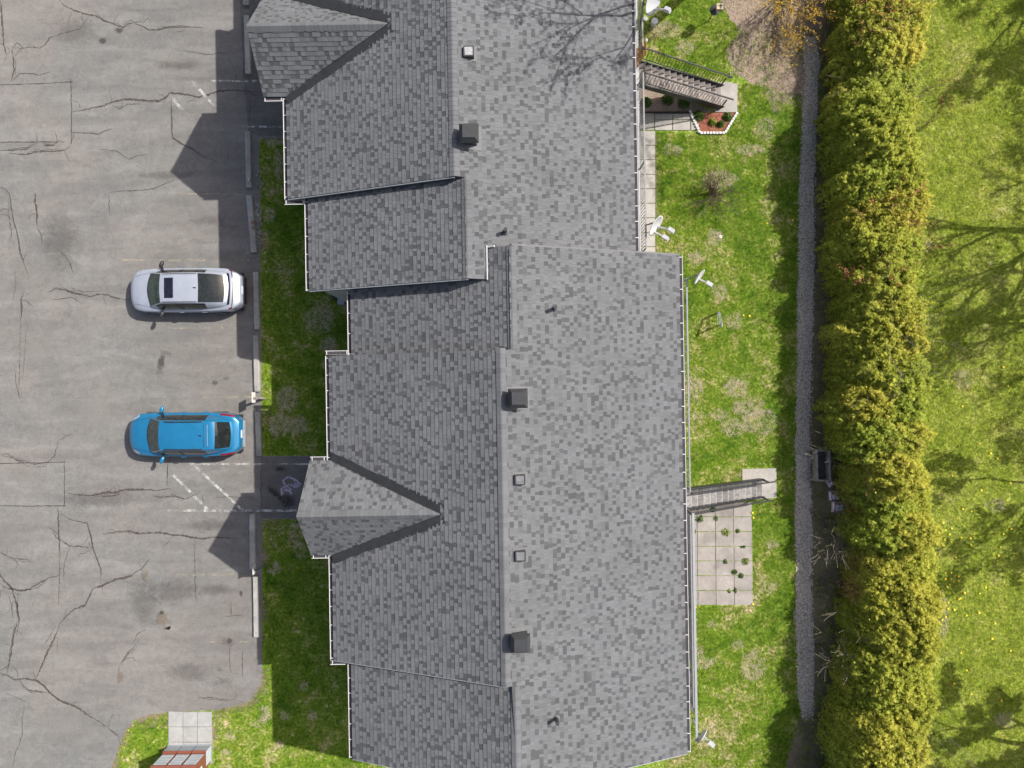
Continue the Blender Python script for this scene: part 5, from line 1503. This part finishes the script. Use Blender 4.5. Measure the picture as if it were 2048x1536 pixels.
def tail_white(sd):
    return [lambda a, b: (4.10+.13*a, sd*(.90*(.90-.05*a) - .05*b))]
white_spec = dict(W=.90, H=1.52, glass=(.98,1.58,3.02,4.02), deck=[(0,.72),(.12,.82),(.4,.90),(.9,.97),(1.3,1.0),(3.6,1.06),(4.0,1.10),(4.22,1.08),(4.36,.98),(4.52,.86)],
  roof=[(.98,1.0),(1.25,1.22),(1.58,1.45),(2.1,1.53),(2.7,1.53),(3.02,1.50),(3.4,1.41),(3.75,1.28),(4.02,1.12)], wbase=[(.98,.74),(1.6,.80),(3.0,.80),(3.6,.76),(4.02,.70)],
  wtop=[(.98,.66),(1.58,.57),(2.2,.575),(3.0,.58),(3.5,.57),(4.02,.54)], side=(1.26,3.30), bp=2.30, rg=(3.02,3.93), wheels=(.84,3.50), handles=(2.05,2.98), tail=tail_white,
  rails=(1.62,3.0), raily=.555, railr=.013, raill=.012, fin=2.93, top=[('sunroof','car_sunroof',1.72,2.10,-.40,.40)], rgm='car_glass', mirror='car_black',
  bodyskin=[('lower_rear_window','car_sunroof', lambda a, b: (4.02+.11*a+.05*(1-((b-.5)*2)**2), (b-.5)*2*(.66-.04*a))),
            ('light_bar','lamp_dark', lambda a, b: (4.20+.035*a+.06*(1-((b-.5)*2)**2), (b-.5)*2*.70))], bump='car_black')
cx, cy = P(376, 582.5)
wh, ob2, sk2 = car('parked_car', 'white coupe crossover car with dark sunroof and long dark rear window', (cx-2.25+.26, cy-.04, .012), math.radians(-.6), 4.52, 'paint_white', white_spec)
# small dark badge and lettering on its tailgate
def letters(ys):
    mb = MB()
    for y in ys:
        x = 4.37; z = ob2(x, y)+.006; mb.bar((x-.016, y, ob2(x-.016, y)+.006), (x+.016, y, ob2(x+.016, y)+.006), .012, .006)
    mb.build('tailgate_lettering', 'car_black', wh, local=True)
letters([-.32+.045*i for i in range(9)])
mb = MB()
for (dx, dy) in ((-.028, 0), (.014, -.026), (.014, .026)):
    c = (4.37+dx, .37+dy); z = ob2(*c)+.009
    mb.add([(c[0]-.024,c[1],z+.003),(c[0],c[1]-.016,z),(c[0]+.024,c[1],z-.003),(c[0],c[1]+.016,z)], [(0,1,2,3)])
mb.build('tailgate_badge', 'car_black', wh, local=True)

# ------------------------------------------------------------------ plants
def tri_leaf(mb, c, n, s, rng, tone, shape=1.0):
    """a small bent leaf of two triangles"""
    a = n.orthogonal().normalized(); ang = rng.uniform(0, 6.283)
    b = n.cross(a); u = a*math.cos(ang) + b*math.sin(ang); v = n.cross(u)
    k = len(mb.v)
    tip = c + u*s; l = c + u*s*.45 + v*s*.33*shape + n*s*.1; r = c + u*s*.45 - v*s*.33*shape + n*s*.1
    mb.v += [tuple(c), tuple(l), tuple(tip), tuple(r)]
    mb.f += [(k, k+1, k+2), (k, k+2, k+3)]; mb.t += [tone, tone]
def rdir(rng, up=0.0):
    while True:
        v = Vector((rng.uniform(-1,1), rng.uniform(-1,1), rng.uniform(-1,1)))
        if .05 < v.length < 1: break
    v.normalize(); v.z += up; return v.normalized()

def cedar_mesh(seed, rad, hgt, lean=0.0, sprays=10000):
    rng = random.Random(seed); mb = MB()
    # lobes: upright plumes crowding an uneven crown
    lobes = []
    for i in range(34):
        a = rng.uniform(0, 6.283); q = rng.random()**.5
        rr = rad*q*.85; h = hgt*(1 - .30*q**1.8)*rng.uniform(.84, 1.05)
        lobes.append((rr*math.cos(a), rr*math.sin(a), h, rng.uniform(.26,.44)*rad/1.2, rng.uniform(-.16,.16)))
    ox, oy = seed*3.7, seed*1.9
    for i in range(sprays):
        a = rng.uniform(0, 6.283); q = rng.random()**.5*1.04; rr_ = rad*q*(1 + .10*math.sin(3*a+seed) + .22*mnoise.noise((math.cos(a)*2.2+seed, math.sin(a)*2.2, 0)) + .12*mnoise.noise((math.cos(a)*7, math.sin(a)*7, seed)))
        x, y = rr_*math.cos(a), rr_*math.sin(a)
        bmp = .8*mnoise.noise((x*2.1+ox, y*2.1+oy, 0)) + .9*mnoise.noise((x*5.3+ox, y*5.3+oy, 5)) + .5*mnoise.noise((x*11+ox, y*11+oy, 2))
        if mnoise.noise((x*2.9+oy, y*2.9+ox, 11)) > .30 and rng.random() < .85: continue
        zs_ = hgt*(1 - .26*q**2.2) + .34*bmp + (.35*rng.random() if mnoise.noise((x*7+oy, y*7+ox, 8)) > .28 else 0)
        if q > .80 and rng.random() < .62: z = zs_*rng.uniform(.12, 1.0)
        else: z = zs_ - min(1.3, rng.expovariate(1/.16))
        out = Vector((math.cos(a), math.sin(a), 0)); c = Vector((x + lean*z, y, z))
        n = (out*(q**3)*rng.uniform(.1,.7) + Vector((0,0,rng.uniform(.5,1.2))) + rdir(rng)*.6).normalized()
        s = rng.uniform(.05, .115)
        lt = .30*mnoise.noise((x*.9+oy, y*.9, seed)); t = z/hgt
        tone = min(1, max(0, .50 + lt + .26*bmp + rng.gauss(0,.17)))
        # a flat fan of three leaflets
        u = n.cross(Vector((rng.uniform(-1,1), rng.uniform(-1,1), rng.uniform(-.3,.3)))).normalized(); v = n.cross(u)
        for w in (-.75, 0, .75):
            dr = u*math.cos(w) + v*math.sin(w); sd = n.cross(dr); L = s*(1.15 if w == 0 else .85)
            k = len(mb.v)
            mb.v += [tuple(c), tuple(c + dr*L*.6 + sd*s*.2), tuple(c + dr*L + n*s*.12), tuple(c + dr*L*.6 - sd*s*.2)]
            mb.f.append((k,k+1,k+2,k+3)); mb.t.append(tone)
    # dark twiggy heart: small stems seen through the gaps
    st = MB(); st.tube([(0,0,-.05),(rng.uniform(-.05,.05),0,hgt*.4),(lean*hgt*.7,0,hgt*.75)], [.08,.06,.02], 7)
    for i in range(26):
        lx, ly, lh, lr, _ = lobes[i % len(lobes)]
        b0 = rng.uniform(.08,.35)*hgt
        st.tube([(0,0,b0),(lx*.6,ly*.6,b0+(lh-b0)*.4),(lx,ly,lh*.86)], [.028,.018,.006], 4)
    return mb, st
CED = []
for i, (rd, hg) in enumerate(((1.15,3.1),(1.05,3.3),(1.22,2.95),(1.0,2.8))):
    mb, st = cedar_mesh(50+i, rd, hg)
    CED.append((mb.mesh('foliage', 'cedar'), st.mesh('trunk', 'bark')))
def place_cedar(x, y, v, sc, rz, label, group, brown=False, zs=1.0):
    root = empty('cedar', (x, y, 0), rz); tag(root, label, 'cedar', group)
    root.scale = (sc, sc, sc*R.uniform(.95,1.08)*zs)
    f, s = CED[v]
    o = bpy.data.objects.new('foliage', f); COL.objects.link(o); o.parent = root
    if brown:
        o.data = CEDB[v % len(CEDB)]
    t = bpy.data.objects.new('trunk', s); COL.objects.link(t); t.parent = root
    return root
mb, st = cedar_mesh(71, .95, 2.3, sprays=3000); CEDB = [mb.mesh('foliage', 'cedar_brown')]
GC = 'cedars of the clipped hedge'
LC = 'yellow green cedar grown into the continuous hedge beside the gravel path'
py = -90.0; i = 0
rr = random.Random(5)
NEAR = [(1300, 'cedar in the hedge behind the arching bare shrubs'), (928, 'cedar in the hedge behind the raised planter box'), (30, 'cedar in the hedge beside the yellow flowering shrub'), (440, 'cedar in the hedge with red leaved twigs poking through')]
while py < 1640:
    thin = 900 < py < 1390                       # the thin stretch of the hedge stands back from the path
    for cxp, sc in ((1677 + rr.uniform(-5,5), .80), (1706 + rr.uniform(-7,7), 1.02), (1738 + rr.uniform(-6,6), .96)):
        if thin and cxp < 1692: continue
        drift = (py-768)*.004
        tall = 1.14 if py > 1390 else 1.0
        x, y = P(cxp + (8 if py < 240 else 0) + drift + (14 if thin else 0), py + rr.uniform(-12,12))
        lab = LC
        if cxp < 1740:
            for k_, (q, l_) in enumerate(NEAR):
                if abs(py-q) < 34 and 1700 < cxp: lab = l_; NEAR.pop(k_); break
        place_cedar(x, y, rr.randrange(4), sc*tall*rr.uniform(.9,1.08), rr.uniform(0,6.28), lab, GC, zs=(.97 if cxp > 1690 else .86)*(1 if py > 250 else .80))
    py += 60; i += 1
LB = 'browned half dead cedar in the thin part of the hedge'
for (a, b) in ((1708,988),(1712,1125),(1706,1168),(1726,1190)):
    x, y = P(a, b); place_cedar(x, y, 0, rr.uniform(.72,.88), rr.uniform(0,6.28), LB, 'browned cedars', True)
LT = 'low green cedar standing before the thin part of the hedge'
for (a, b, s) in ((1694,1052,.6),(1700,1238,.62),(1684,1340,.7),(1706,1290,.74),(1690,945,.66),(1686,1215,.5),(1688,1380,.74)):
    x, y = P(a, b); place_cedar(x, y, 3, s, rr.uniform(0,6.28), LT, 'low cedars in the gap')

def grow(mb, p, d, L, r, depth, rng, tips, spread=.6, seg=4, wander=.16, up=.0, kids=3, shrink=.66, minr=.004, nodes=None):
    pts = [Vector(p)]; rad = [r]; dd = d.normalized()
    for i in range(seg):
        dd = (dd + rdir(rng)*wander + Vector((0,0,up))).normalized()
        pts.append(pts[-1] + dd*(L/seg)); rad.append(max(minr, r*(1-.62*(i+1)/seg)))
    mb.tube(pts, rad, 6 if r > .06 else (4 if r > .015 else 3), cap=False)
    if nodes is not None and depth <= 1: nodes.extend(pts[1:])
    if depth <= 0: tips.append((pts[-1], dd)); return
    for k in range(kids):
        t = rng.uniform(.35, 1.0) if k else 1.0
        i = min(seg-1, int(t*seg)); q = pts[i] + (pts[i+1]-pts[i])*(t*seg-i) if i < seg else pts[-1]
        nd = (dd + rdir(rng)*spread).normalized()
        grow(mb, q, nd, L*shrink*rng.uniform(.75,1.15), max(minr, rad[i]*.72), depth-1, rng, tips, spread, seg, wander, up, kids, shrink, minr, nodes)

def shrub(name, label, cat, px, py, stems, L, r, seed, bark, leaf=None, ls=.06, ln=0, lean=(0,0,1), spread=.5, depth=2, group=None, z=0.0, up=.02, kids=3, spreadbase=.7, leaf_name='leaves', base_r=.12):
    rng = random.Random(seed); x, y = P(px, py, z); mb = MB(); tips = []; nodes = []
    for i in range(stems):
        d = (Vector(lean) + rdir(rng)*spreadbase)
        if d.z < .12: d.z = .12
        grow(mb, Vector((rng.uniform(-base_r,base_r), rng.uniform(-base_r,base_r), -.03)), d, L*rng.uniform(.7,1.15), r, depth, rng, tips, spread, 4, .14, up, kids, nodes=nodes)
    root = empty(name, (x, y, 0)); tag(root, label, cat, group)
    mb.build('stems', bark, root, local=True)
    if leaf and ln:
        lf = MB(); src = nodes if len(nodes) > 4 else [t[0] for t in tips]
        for i in range(ln):
            c = src[int(rng.random()*len(src))]; tri_leaf(lf, c + rdir(rng)*ls*.6, rdir(rng, .8), ls*rng.uniform(.6,1.3), rng, rng.random())
        lf.build(leaf_name, leaf, root, local=True)
    return root
# round bare shrub on the lawn
shrub('bare_shrub', 'bare brown many stemmed shrub standing alone on the lawn', 'shrub', 1426, 390, 52, .78, .014, 3, 'twig_brown', 'twig_brown', .03, 260, spread=.42, depth=2, spreadbase=.95, up=.05, kids=3, base_r=.22)
# bare and sparse shrubs growing through the hedge
BSL = ['bare pale shrub arching out of the hedge right beside the soil bags', 'widest bare pale shrub fanning out of the hedge foot near the path end', 'bare pale shrub arching over the soil below the soil bags', 'bare pale shrub arching out of the hedge above the planter box', 'bare pale shrub rising beside the browned cedars']
for k, (a, b, l) in enumerate(((1690,1022,1.1),(1688,1285,1.3),(1684,1078,1.1),(1690,905,1.1),(1704,1215,1.3))):
    shrub('bare_shrub', BSL[k], 'shrub', a, b, 13, l*1.25, .007, 20+k, 'twig_pale', 'leaf_lime', .05, 60, lean=(-.30,0,1.2), spread=.5, depth=2, spreadbase=.85, group='bare shrubs in the hedge', kids=3)
BT = 'pale bare shrub poking through the top of the hedge'
for k, (a, b) in enumerate(((1712,775),(1722,1400),(1715,620),(1700,230),(1725,705))):
    shrub('bare_shrub', BT, 'shrub', a, b, 12, 2.5, .016, 40+k, 'twig_pale', 'leaf_lime', .045, 50, lean=(.1,0,1.6), spread=.55, depth=2, spreadbase=.5, group='bare shrubs in the hedge top', kids=2)
RB = 'thin shrub with reddish young leaves poking through the hedge'
for k, (a, b, n) in enumerate(((1680,50,520),(1690,460,420),(1672,590,380),(1680,100,200),(1690,930,120))):
    shrub('red_leaved_shrub', RB, 'shrub', a, b, 9, 2.2, .016, 60+k, 'twig_brown', 'leaf_red', .075, n, lean=(.25,.1,1.5), spread=.5, depth=2, spreadbase=.45, group='red leaved shrubs in the hedge', kids=2)
RL = 'spindly reddish sapling leaning over the lawn behind the hedge'
for k, (a, b) in enumerate(((1795,215),(1800,285))):
    shrub('sapling', RL, 'sapling', a, b, 5, 1.6, .016, 75+k, 'twig_brown', 'leaf_red', .05, 130, lean=(.75,.35,1.1), spread=.5, depth=2, spreadbase=.35, group='reddish saplings', kids=2)
GLL = ['lime leaved sprig beside the lower browned cedars', 'lime leaved sprig between the bare pale shrubs', 'lime leaved young bush leaning from the hedge above the planter box', 'green weed clump just below the soil bags', 'bright lime bush in the hedge near the end of the path', 'tall lime leaved bush beside the yellow flowering shrub', 'small lime sprout on the soil strip well above the planter box', 'smallest lime sprout on the soil strip below the red leaved twigs']
for k, (a, b, l, n) in enumerate(((1668,1185,.5,90),(1668,1255,.55,110),(1676,840,.7,150),(1656,1040,.3,60),(1680,1408,.5,110),(1700,15,1.3,420),(1652,800,.35,60),(1664,700,.35,50))):
    shrub('young_bush', GLL[k], 'bush', a, b, 6, l, .012, 85+k, 'twig_brown', 'leaf_lime' if k != 3 else 'leaf_green', .085, n, spread=.5, depth=1, spreadbase=.7, group='young bushes along the hedge', kids=3)
# yellow flowering shrub drooping over the path end
shrub('flowering_shrub', 'yellow leaved shrub drooping over the head of the gravel path', 'shrub', 1556, -2, 20, 1.5, .024, 101, 'twig_brown', 'leaf_yellow', .075, 2000, lean=(.10,-.80,.62), spread=.42, depth=2, spreadbase=.60, kids=3, up=-.03)
# planted greenery by the stair and weeds in the patio
def clump(name, label, cat, px, py, rad, n, seed, mat='leaf_green', ls=.07, h=.25, group=None, z0=0.0):
    rng = random.Random(seed); x, y = P(px, py); lf = MB()
    for i in range(n):
        a = rng.uniform(0,6.283); q = rng.random()**.6
        c = Vector((rad*q*math.cos(a), rad*q*math.sin(a), z0 + h*(1-q*q)*rng.uniform(.35,1)+.02))
        nrm = (Vector((math.cos(a)*q, math.sin(a)*q, .7)) + rdir(rng)*.5).normalized()
        tri_leaf(lf, c, nrm, ls*rng.uniform(.6,1.3), rng, rng.random())
    st = MB()
    for i in range(5):
        a = i*1.257; st.tube([(0,0,-.02+z0),(rad*.4*math.cos(a),rad*.4*math.sin(a),z0+h*.5)], [.008,.004], 3)
    root = empty(name, (x, y, 0)); tag(root, label, cat, group)
    lf.build('leaves', mat, root, local=True); st.build('stems', 'leaf_green', root, local=True)
for k, (a, b, r_, l) in enumerate(((1335,200,.24,'bright green garden plant below the middle of the brown stair'),(1367,207,.26,'bright green garden plant below the lower brown stair'),(1292,205,.22,'green garden plant beside the balcony post'),(1396,234,.26,'dark green plant in the shaded corner of the mulch bed'),(1454,235,.20,'rounded green plant in the sunny corner of the mulch bed'),(1424,246,.17,'low yellowish plant in the middle of the mulch bed'),(1440,250,.14,'small dark plant between two others in the mulch bed'))):
    clump('garden_plant', l, 'plant', a, b, r_, 260, 130+k, 'leaf_green' if k not in (5,) else 'leaf_lime', .075, .26)
WG = 'green weed growing from a joint of the slab patio'
for k, (a, b, r_) in enumerate(((1399,1037,.19),(1432,1036,.10),(1449,1065,.19),(1475,1062,.11),(1449,1123,.10),(1491,1122,.17),(1466,1143,.12),(1481,1151,.12),(1457,1181,.08),(1471,1180,.08),(1387,1063,.07),(1387,1124,.06),(1426,1019,.12),(1486,1093,.06))):
    clump('weed', WG, 'weed', a+rr.uniform(-2,2), b, r_*.9, 26 if r_ < .12 else 60, 160+k, 'leaf_lime' if k % 3 == 2 else 'leaf_green', .075, .05, 'weeds in the patio joints', .035)

# trees standing just outside the view: only their shadows fall into it
def tree(label, px, py, h, seed, crown_r, leaf='leaf_lime', ln=2600, ls=.10, trunk_r=.18, depth=4, lean=(0,0,1), kids=3, clear=.35, group=None, spread=.62, minr=.006):
    rng = random.Random(seed); x, y = P(px, py); root = empty('tree', (x, y, 0)); tag(root, label, 'tree', group)
    mb = MB(); tips = []; nodes = []
    d = Vector(lean).normalized()
    top = d*(h*clear)
    mb.tube([(0,0,-.1), tuple(top*.5 + Vector((.06,.03,0))), tuple(top)], [trunk_r*1.2, trunk_r, trunk_r*.85], 10, cap=False)
    for i in range(5):
        a = i*1.257 + rng.uniform(-.4,.4)
        dd = (Vector((math.cos(a)*crown_r, math.sin(a)*crown_r, h*.42)).normalized() + rdir(rng)*.12)
        grow(mb, top*rng.uniform(.72,1.0), dd, h*.36, trunk_r*.55, depth-1, rng, tips, spread, 5, .14, .03, kids, .64, minr, nodes)
    mb.build('trunk', 'bark', root, local=True, smooth=True)
    lf = MB(); src = nodes
    for i in range(ln):
        c = src[int(rng.random()*len(src))]; tri_leaf(lf, c + rdir(rng)*ls, rdir(rng,.4), ls*rng.uniform(.6,1.3), rng, rng.random())
    lf.build('crown', leaf, root, local=True)
    return root
tree('tall budding tree behind the brown stair casting twig shadows on the roof', 1440, -80, 14.0, 211, 3.8, ln=5000, ls=.10, clear=.46, trunk_r=.2, depth=5, kids=3, lean=(-.14,-.50,1), minr=.014)
tree('bare limbed tree on the far lawn casting long branch shadows', 2215, 410, 9.0, 222, 3.8, ln=6500, ls=.13, depth=4, kids=4, trunk_r=.27)
tree('second bare limbed tree on the far lawn beside the branch casting one', 2235, 575, 8.5, 277, 3.4, ln=4500, ls=.13, depth=4, kids=4, trunk_r=.22)
tree('leafy tree on the far lawn past the hedge end', 2155, 1440, 7.5, 233, 3.0, ln=12000, ls=.19, depth=4)
tree('leafy tree on the far lawn near the reddish saplings', 2185, -75, 8.0, 244, 2.8, ln=8000, ls=.16)
tree('slender budding tree on the far lawn between the larger trees', 2170, 935, 6.5, 255, 2.2, ln=5000, ls=.15, trunk_r=.12)

# ------------------------------------------------------------------ scattered ground cover (geometry nodes)
def source(name, mb, mat):
    return bpy.data.objects.new(name, mb.mesh(name, mat))
def tuft(seed, n, h, spread):
    rng = random.Random(seed); mb = MB()
    for i in range(n):
        a = rng.uniform(0,6.283); q = rng.random()**.5*spread
        bx_, by_ = q*math.cos(a), q*math.sin(a)
        az = rng.uniform(0,6.283); ln = rng.uniform(.5,1.0)*h; w = .006
        dx, dy = math.cos(az), math.sin(az)
        k = len(mb.v)
        mb.v += [(bx_-dy*w, by_+dx*w, 0), (bx_+dy*w, by_-dx*w, 0), (bx_+dx*ln*.45-dy*w*.8, by_+dy*ln*.45+dx*w*.8, ln*.6), (bx_+dx*ln*.45+dy*w*.8, by_+dy*ln*.45-dx*w*.8, ln*.6), (bx_+dx*ln, by_+dy*ln, ln*.72)]
        mb.f += [(k,k+1,k+3,k+2),(k+2,k+3,k+4)]; mb.t += [.5,.5]
    return mb
def scatter(name, polys, z, src, density, smin, smax, label, cat, tilt=.2, nscale=1.2, nlo=.30, nhi=.55, seed=0):
    me = bpy.data.meshes.new(name); bm = bmesh.new()
    for pts in polys:
        f = bm.faces.new([bm.verts.new((p[0], p[1], z)) for p in pts]); f.normal_update()
        if f.normal.z < 0: f.normal_flip()
    bmesh.ops.triangulate(bm, faces=bm.faces); bm.to_mesh(me); bm.free()
    o = bpy.data.objects.new(name, me); COL.objects.link(o); tag(o, label, cat, kind='stuff')
    g = bpy.data.node_groups.new(name, 'GeometryNodeTree')
    g.interface.new_socket('Geometry', in_out='INPUT', socket_type='NodeSocketGeometry')
    g.interface.new_socket('Geometry', in_out='OUTPUT', socket_type='NodeSocketGeometry')
    n = g.nodes; l = g.links
    gi = n.new('NodeGroupInput'); go = n.new('NodeGroupOutput')
    d = n.new('GeometryNodeDistributePointsOnFaces'); d.inputs['Seed'].default_value = seed
    nz = n.new('ShaderNodeTexNoise'); nz.inputs['Scale'].default_value = nscale; nz.inputs['Detail'].default_value = 3
    mr = n.new('ShaderNodeMapRange'); mr.inputs['From Min'].default_value = nlo; mr.inputs['From Max'].default_value = nhi
    mr.inputs['To Min'].default_value = 0; mr.inputs['To Max'].default_value = density
    ps = n.new('GeometryNodeInputPosition'); l.new(ps.outputs[0], nz.inputs['Vector']); l.new(nz.outputs['Fac'], mr.inputs['Value'])
    l.new(gi.outputs[0], d.inputs['Mesh']); l.new(mr.outputs[0], d.inputs['Density'])
    oi = n.new('GeometryNodeObjectInfo'); oi.inputs['Object'].default_value = src; oi.inputs['As Instance'].default_value = True
    ip = n.new('GeometryNodeInstanceOnPoints'); l.new(d.outputs['Points'], ip.inputs['Points']); l.new(oi.outputs['Geometry'], ip.inputs['Instance'])
    rv = n.new('FunctionNodeRandomValue'); rv.data_type = 'FLOAT_VECTOR'; rv.inputs[0].default_value = (-tilt,-tilt,0); rv.inputs[1].default_value = (tilt,tilt,6.283)
    e2r = n.new('FunctionNodeEulerToRotation'); l.new(rv.outputs[0], e2r.inputs[0]); l.new(e2r.outputs[0], ip.inputs['Rotation'])
    rs = n.new('FunctionNodeRandomValue'); rs.data_type = 'FLOAT'; rs.inputs[2].default_value = smin; rs.inputs[3].default_value = smax
    l.new(rs.outputs[1], ip.inputs['Scale']); l.new(ip.outputs[0], go.inputs[0])
    md = o.modifiers.new('scatter', 'NODES'); md.node_group = g
    return o
tf1 = source('grass_tuft', tuft(1, 9, .075, .07), 'grass_blade'); tf2 = source('grass_tuft', tuft(2, 9, .085, .075), 'grass_blade_warm')
yard = [PL([(1312,264),(1400,272),(1475,232),(1476,170),(1520,165),(1560,185),(1606,190),(1600,330),(1594,480),(1594,700),(1590,934),(1330,934),(1330,520),(1312,510)]),
        PL([(1330,934),(1482,934),(1482,1000),(1330,1000)]), PL([(1554,934),(1590,934),(1588,1000),(1554,1000)]),
        PL([(1505,1000),(1588,1000),(1588,1212),(1507,1212)]), PL([(1340,1212),(1588,1212),(1594,1380),(1600,1440),(1560,1560),(1330,1560)]),
        PL([(1270,-40),(1425,-40),(1455,30),(1478,60),(1453,110),(1465,160),(1426,160),(1290,112),(1270,112)])]
front = [PL([(522,280),(600,280),(660,500),(720,600),(700,908),(526,908)]), PL([(528,1042),(720,1042),(760,1560),(226,1560),(240,1498),(254,1465),(272,1443),(336,1428),(336,1560),(427,1560),(427,1424),(470,1416),(504,1405),(526,1370)])]
far = [PL([(1800,-40),(2080,-40),(2080,1580),(1800,1580)])]
scatter('yard_grass', yard, .0, tf1, 430, .6, 1.25, 'short patchy green grass of the rear yard', 'grass', seed=1)
scatter('front_grass', front, .0, tf1, 430, .6, 1.2, 'short green grass of the front lawn strips', 'grass', seed=2)
scatter('far_grass', far, .004, tf2, 380, .6, 1.35, 'rough olive grass of the lawn behind the hedge', 'grass', seed=3)
lm = MB(); tri_leaf(lm, Vector((-.03,0,.006)), Vector((.1,.05,1)).normalized(), .07, random.Random(4), .8); lm.t = [.3, .8]
def ell(px, py, rx, ry): return [P(px + rx*(1+.35*mnoise.noise((px, py, k)))*math.cos(k*.4488), py + ry*(1+.35*mnoise.noise((py, px, k*1.3)))*math.sin(k*.4488)) for k in range(14)]
stw = tuft(8, 10, .07, .08); stw.t = [random.Random(9).random() for _ in stw.t]; rs_ = random.Random(12); stw.t = [rs_.random() for _ in stw.t]
sto = source('dry_tuft', stw, 'straw')
dry = [(1472,775,26,18),(1495,815,34,22),(1520,845,38,26),(1465,855,28,16),(1388,775,18,22),(1400,830,14,10),(1440,830,18,10),(1440,585,16,16),(1468,640,18,18),(1392,515,16,14),(1430,475,16,18),(1440,360,34,18),(1500,950,30,10),(1420,1325,14,10),(1395,1315,12,24),(1505,1330,26,30),(1475,1290,14,10),(1545,1090,12,10),(1540,1170,12,10),(1424,1248,8,8),(1500,300,30,10),(1530,260,20,22),(1345,300,20,10),(1330,60,30,16),(1370,95,20,14),
       (548,286,16,9),(575,800,20,26),(560,850,24,22),(600,850,18,18),(540,430,10,16),(556,330,8,30),(535,470,8,12),(640,640,30,30),(660,690,18,18),(590,1050,10,6),(550,1135,14,12),(462,1470,10,8),(455,1505,9,8),(530,1430,12,18),(515,1445,12,8),(570,1432,10,10),(610,1370,8,8),(560,1490,8,8),(625,1430,12,8),(600,1100,14,18),
       (1925,760,20,20),(1990,1010,24,14),(1885,1230,12,50),(2010,1440,22,16)]
scatter('dry_grass', [ell(*d) for d in dry], .004, sto, 260, .7, 1.3, 'pale dead straw patches scattered through the lawns', 'dry grass', nscale=3.0, nlo=.36, nhi=.58, seed=15)
scatter('straw_litter', [PL([(1440,-30),(1600,-30),(1606,200),(1560,210),(1520,170),(1466,150),(1456,110),(1480,60)])], .010, sto, 160, .5, 1.1, 'pale straw litter on the bare soil patch', 'straw', nscale=1.2, nlo=.42, nhi=.6, seed=16)
lt = source('dead_leaf', lm, 'litter')
lm2 = MB(); tri_leaf(lm2, Vector((-.03,0,.006)), Vector((.1,.05,1)).normalized(), .055, random.Random(5), .8); lm2.t = [.9, .55]
lt2 = source('dead_leaf', lm2, 'litter')
soil_poly = [PL([(1440,-30),(1620,-30),(1640,60),(1606,190),(1560,180),(1520,160),(1466,150),(1456,110),(1480,60)])]
bedp = [PL([(1640,60),(1690,60),(1690,1000),(1740,1000),(1740,1400),(1690,1560),(1590,1560),(1604,1440),(1630,1400),(1628,900),(1632,400)])]
scatter('sparse_grass', soil_poly, .008, tf1, 420, .8, 1.5, 'thin green tufts on the bare soil patch', 'grass', nscale=1.6, nlo=.52, nhi=.62, seed=9)
scatter('leaf_litter', soil_poly, .012, lt2, 130, .6, 1.3, 'pale dead leaf litter strewn on the bare soil patch', 'leaf litter', tilt=.5, seed=4)
scatter('verge_grass', bedp, .010, tf1, 200, .6, 1.2, 'thin grass creeping along the soil strip beside the path', 'grass', nscale=1.5, nlo=.47, nhi=.60, seed=11)
scatter('leaf_litter', bedp, .014, lt, 60, .6, 1.3, 'brown dead leaf litter strewn under the hedge', 'leaf litter', tilt=.5, seed=5)
pb = MB(); pb.lathe([(.6,0),(1,.35),(.7,.8)], 0, 0, 6)
pb.v = [(a*.024, b*.02, c*.022) for a, b, c in pb.v]; pbo = source('pebble', pb, 'pebble')
pp = [PL([(1608,80),(1632,80),(1634,200),(1628,300),(1626,560),(1620,860),(1620,1000),(1622,1230),(1622,1425),(1604,1425),(1594,1320),(1592,1000),(1594,700),(1598,420),(1606,230)])]
pp.append(PL([(1606,90),(1637,90),(1637,200),(1632,300),(1630,560),(1624,860),(1624,1000),(1627,1230),(1628,1440),(1603,1440),(1591,1320),(1589,1000),(1591,700),(1595,420),(1604,230)]))
scatter('path_gravel', pp, .018, pbo, 300, .5, 1.6, 'loose grey stones covering the gravel path', 'gravel', tilt=.6, nlo=.35, nhi=.6, seed=6)
mc = MB(); mc.box(-.035,.035,-.012,.012,0,.014); mco = source('mulch_chip', mc, 'mulch')
scatter('mulch_chips', [PL([(1390,229),(1468,229),(1447,264),(1402,264)])], .032, mco, 900, .6, 1.4, 'red bark chips covering the flower bed', 'bark chips', tilt=.4, nlo=.0, nhi=.2, seed=7)
# dandelions in the far lawn
rd = random.Random(77)
dm = MB(); dm.lathe([(.012,.03),(.040,.045),(.036,.058),(.012,.064)], 0, 0, 9); dm.tube([(0,0,-.02),(0,0,.04)], .005, 4)
dmesh = dm.mesh('dandelion', 'petal')
spots = [(rd.gauss(1880,24), rd.uniform(1040,1250)) for _ in range(50)] + [(rd.uniform(1880,2040), rd.uniform(700,1400)) for _ in range(36)] + [(rd.uniform(1400,1590), rd.uniform(420,760)) for _ in range(5)] + [(1504,1025),(1506,1035),(1505,1207),(1390,1213)]
for (a, b) in spots:
    x, y = P(a, b); o = bpy.data.objects.new('dandelion', dmesh); COL.objects.link(o); o.location = (x, y, .01); s = rd.uniform(.7,1.25); o.scale = (s,s,s)
    tag(o, 'yellow dandelion flower dotted in the grass', 'dandelion', 'dandelions in the grass')
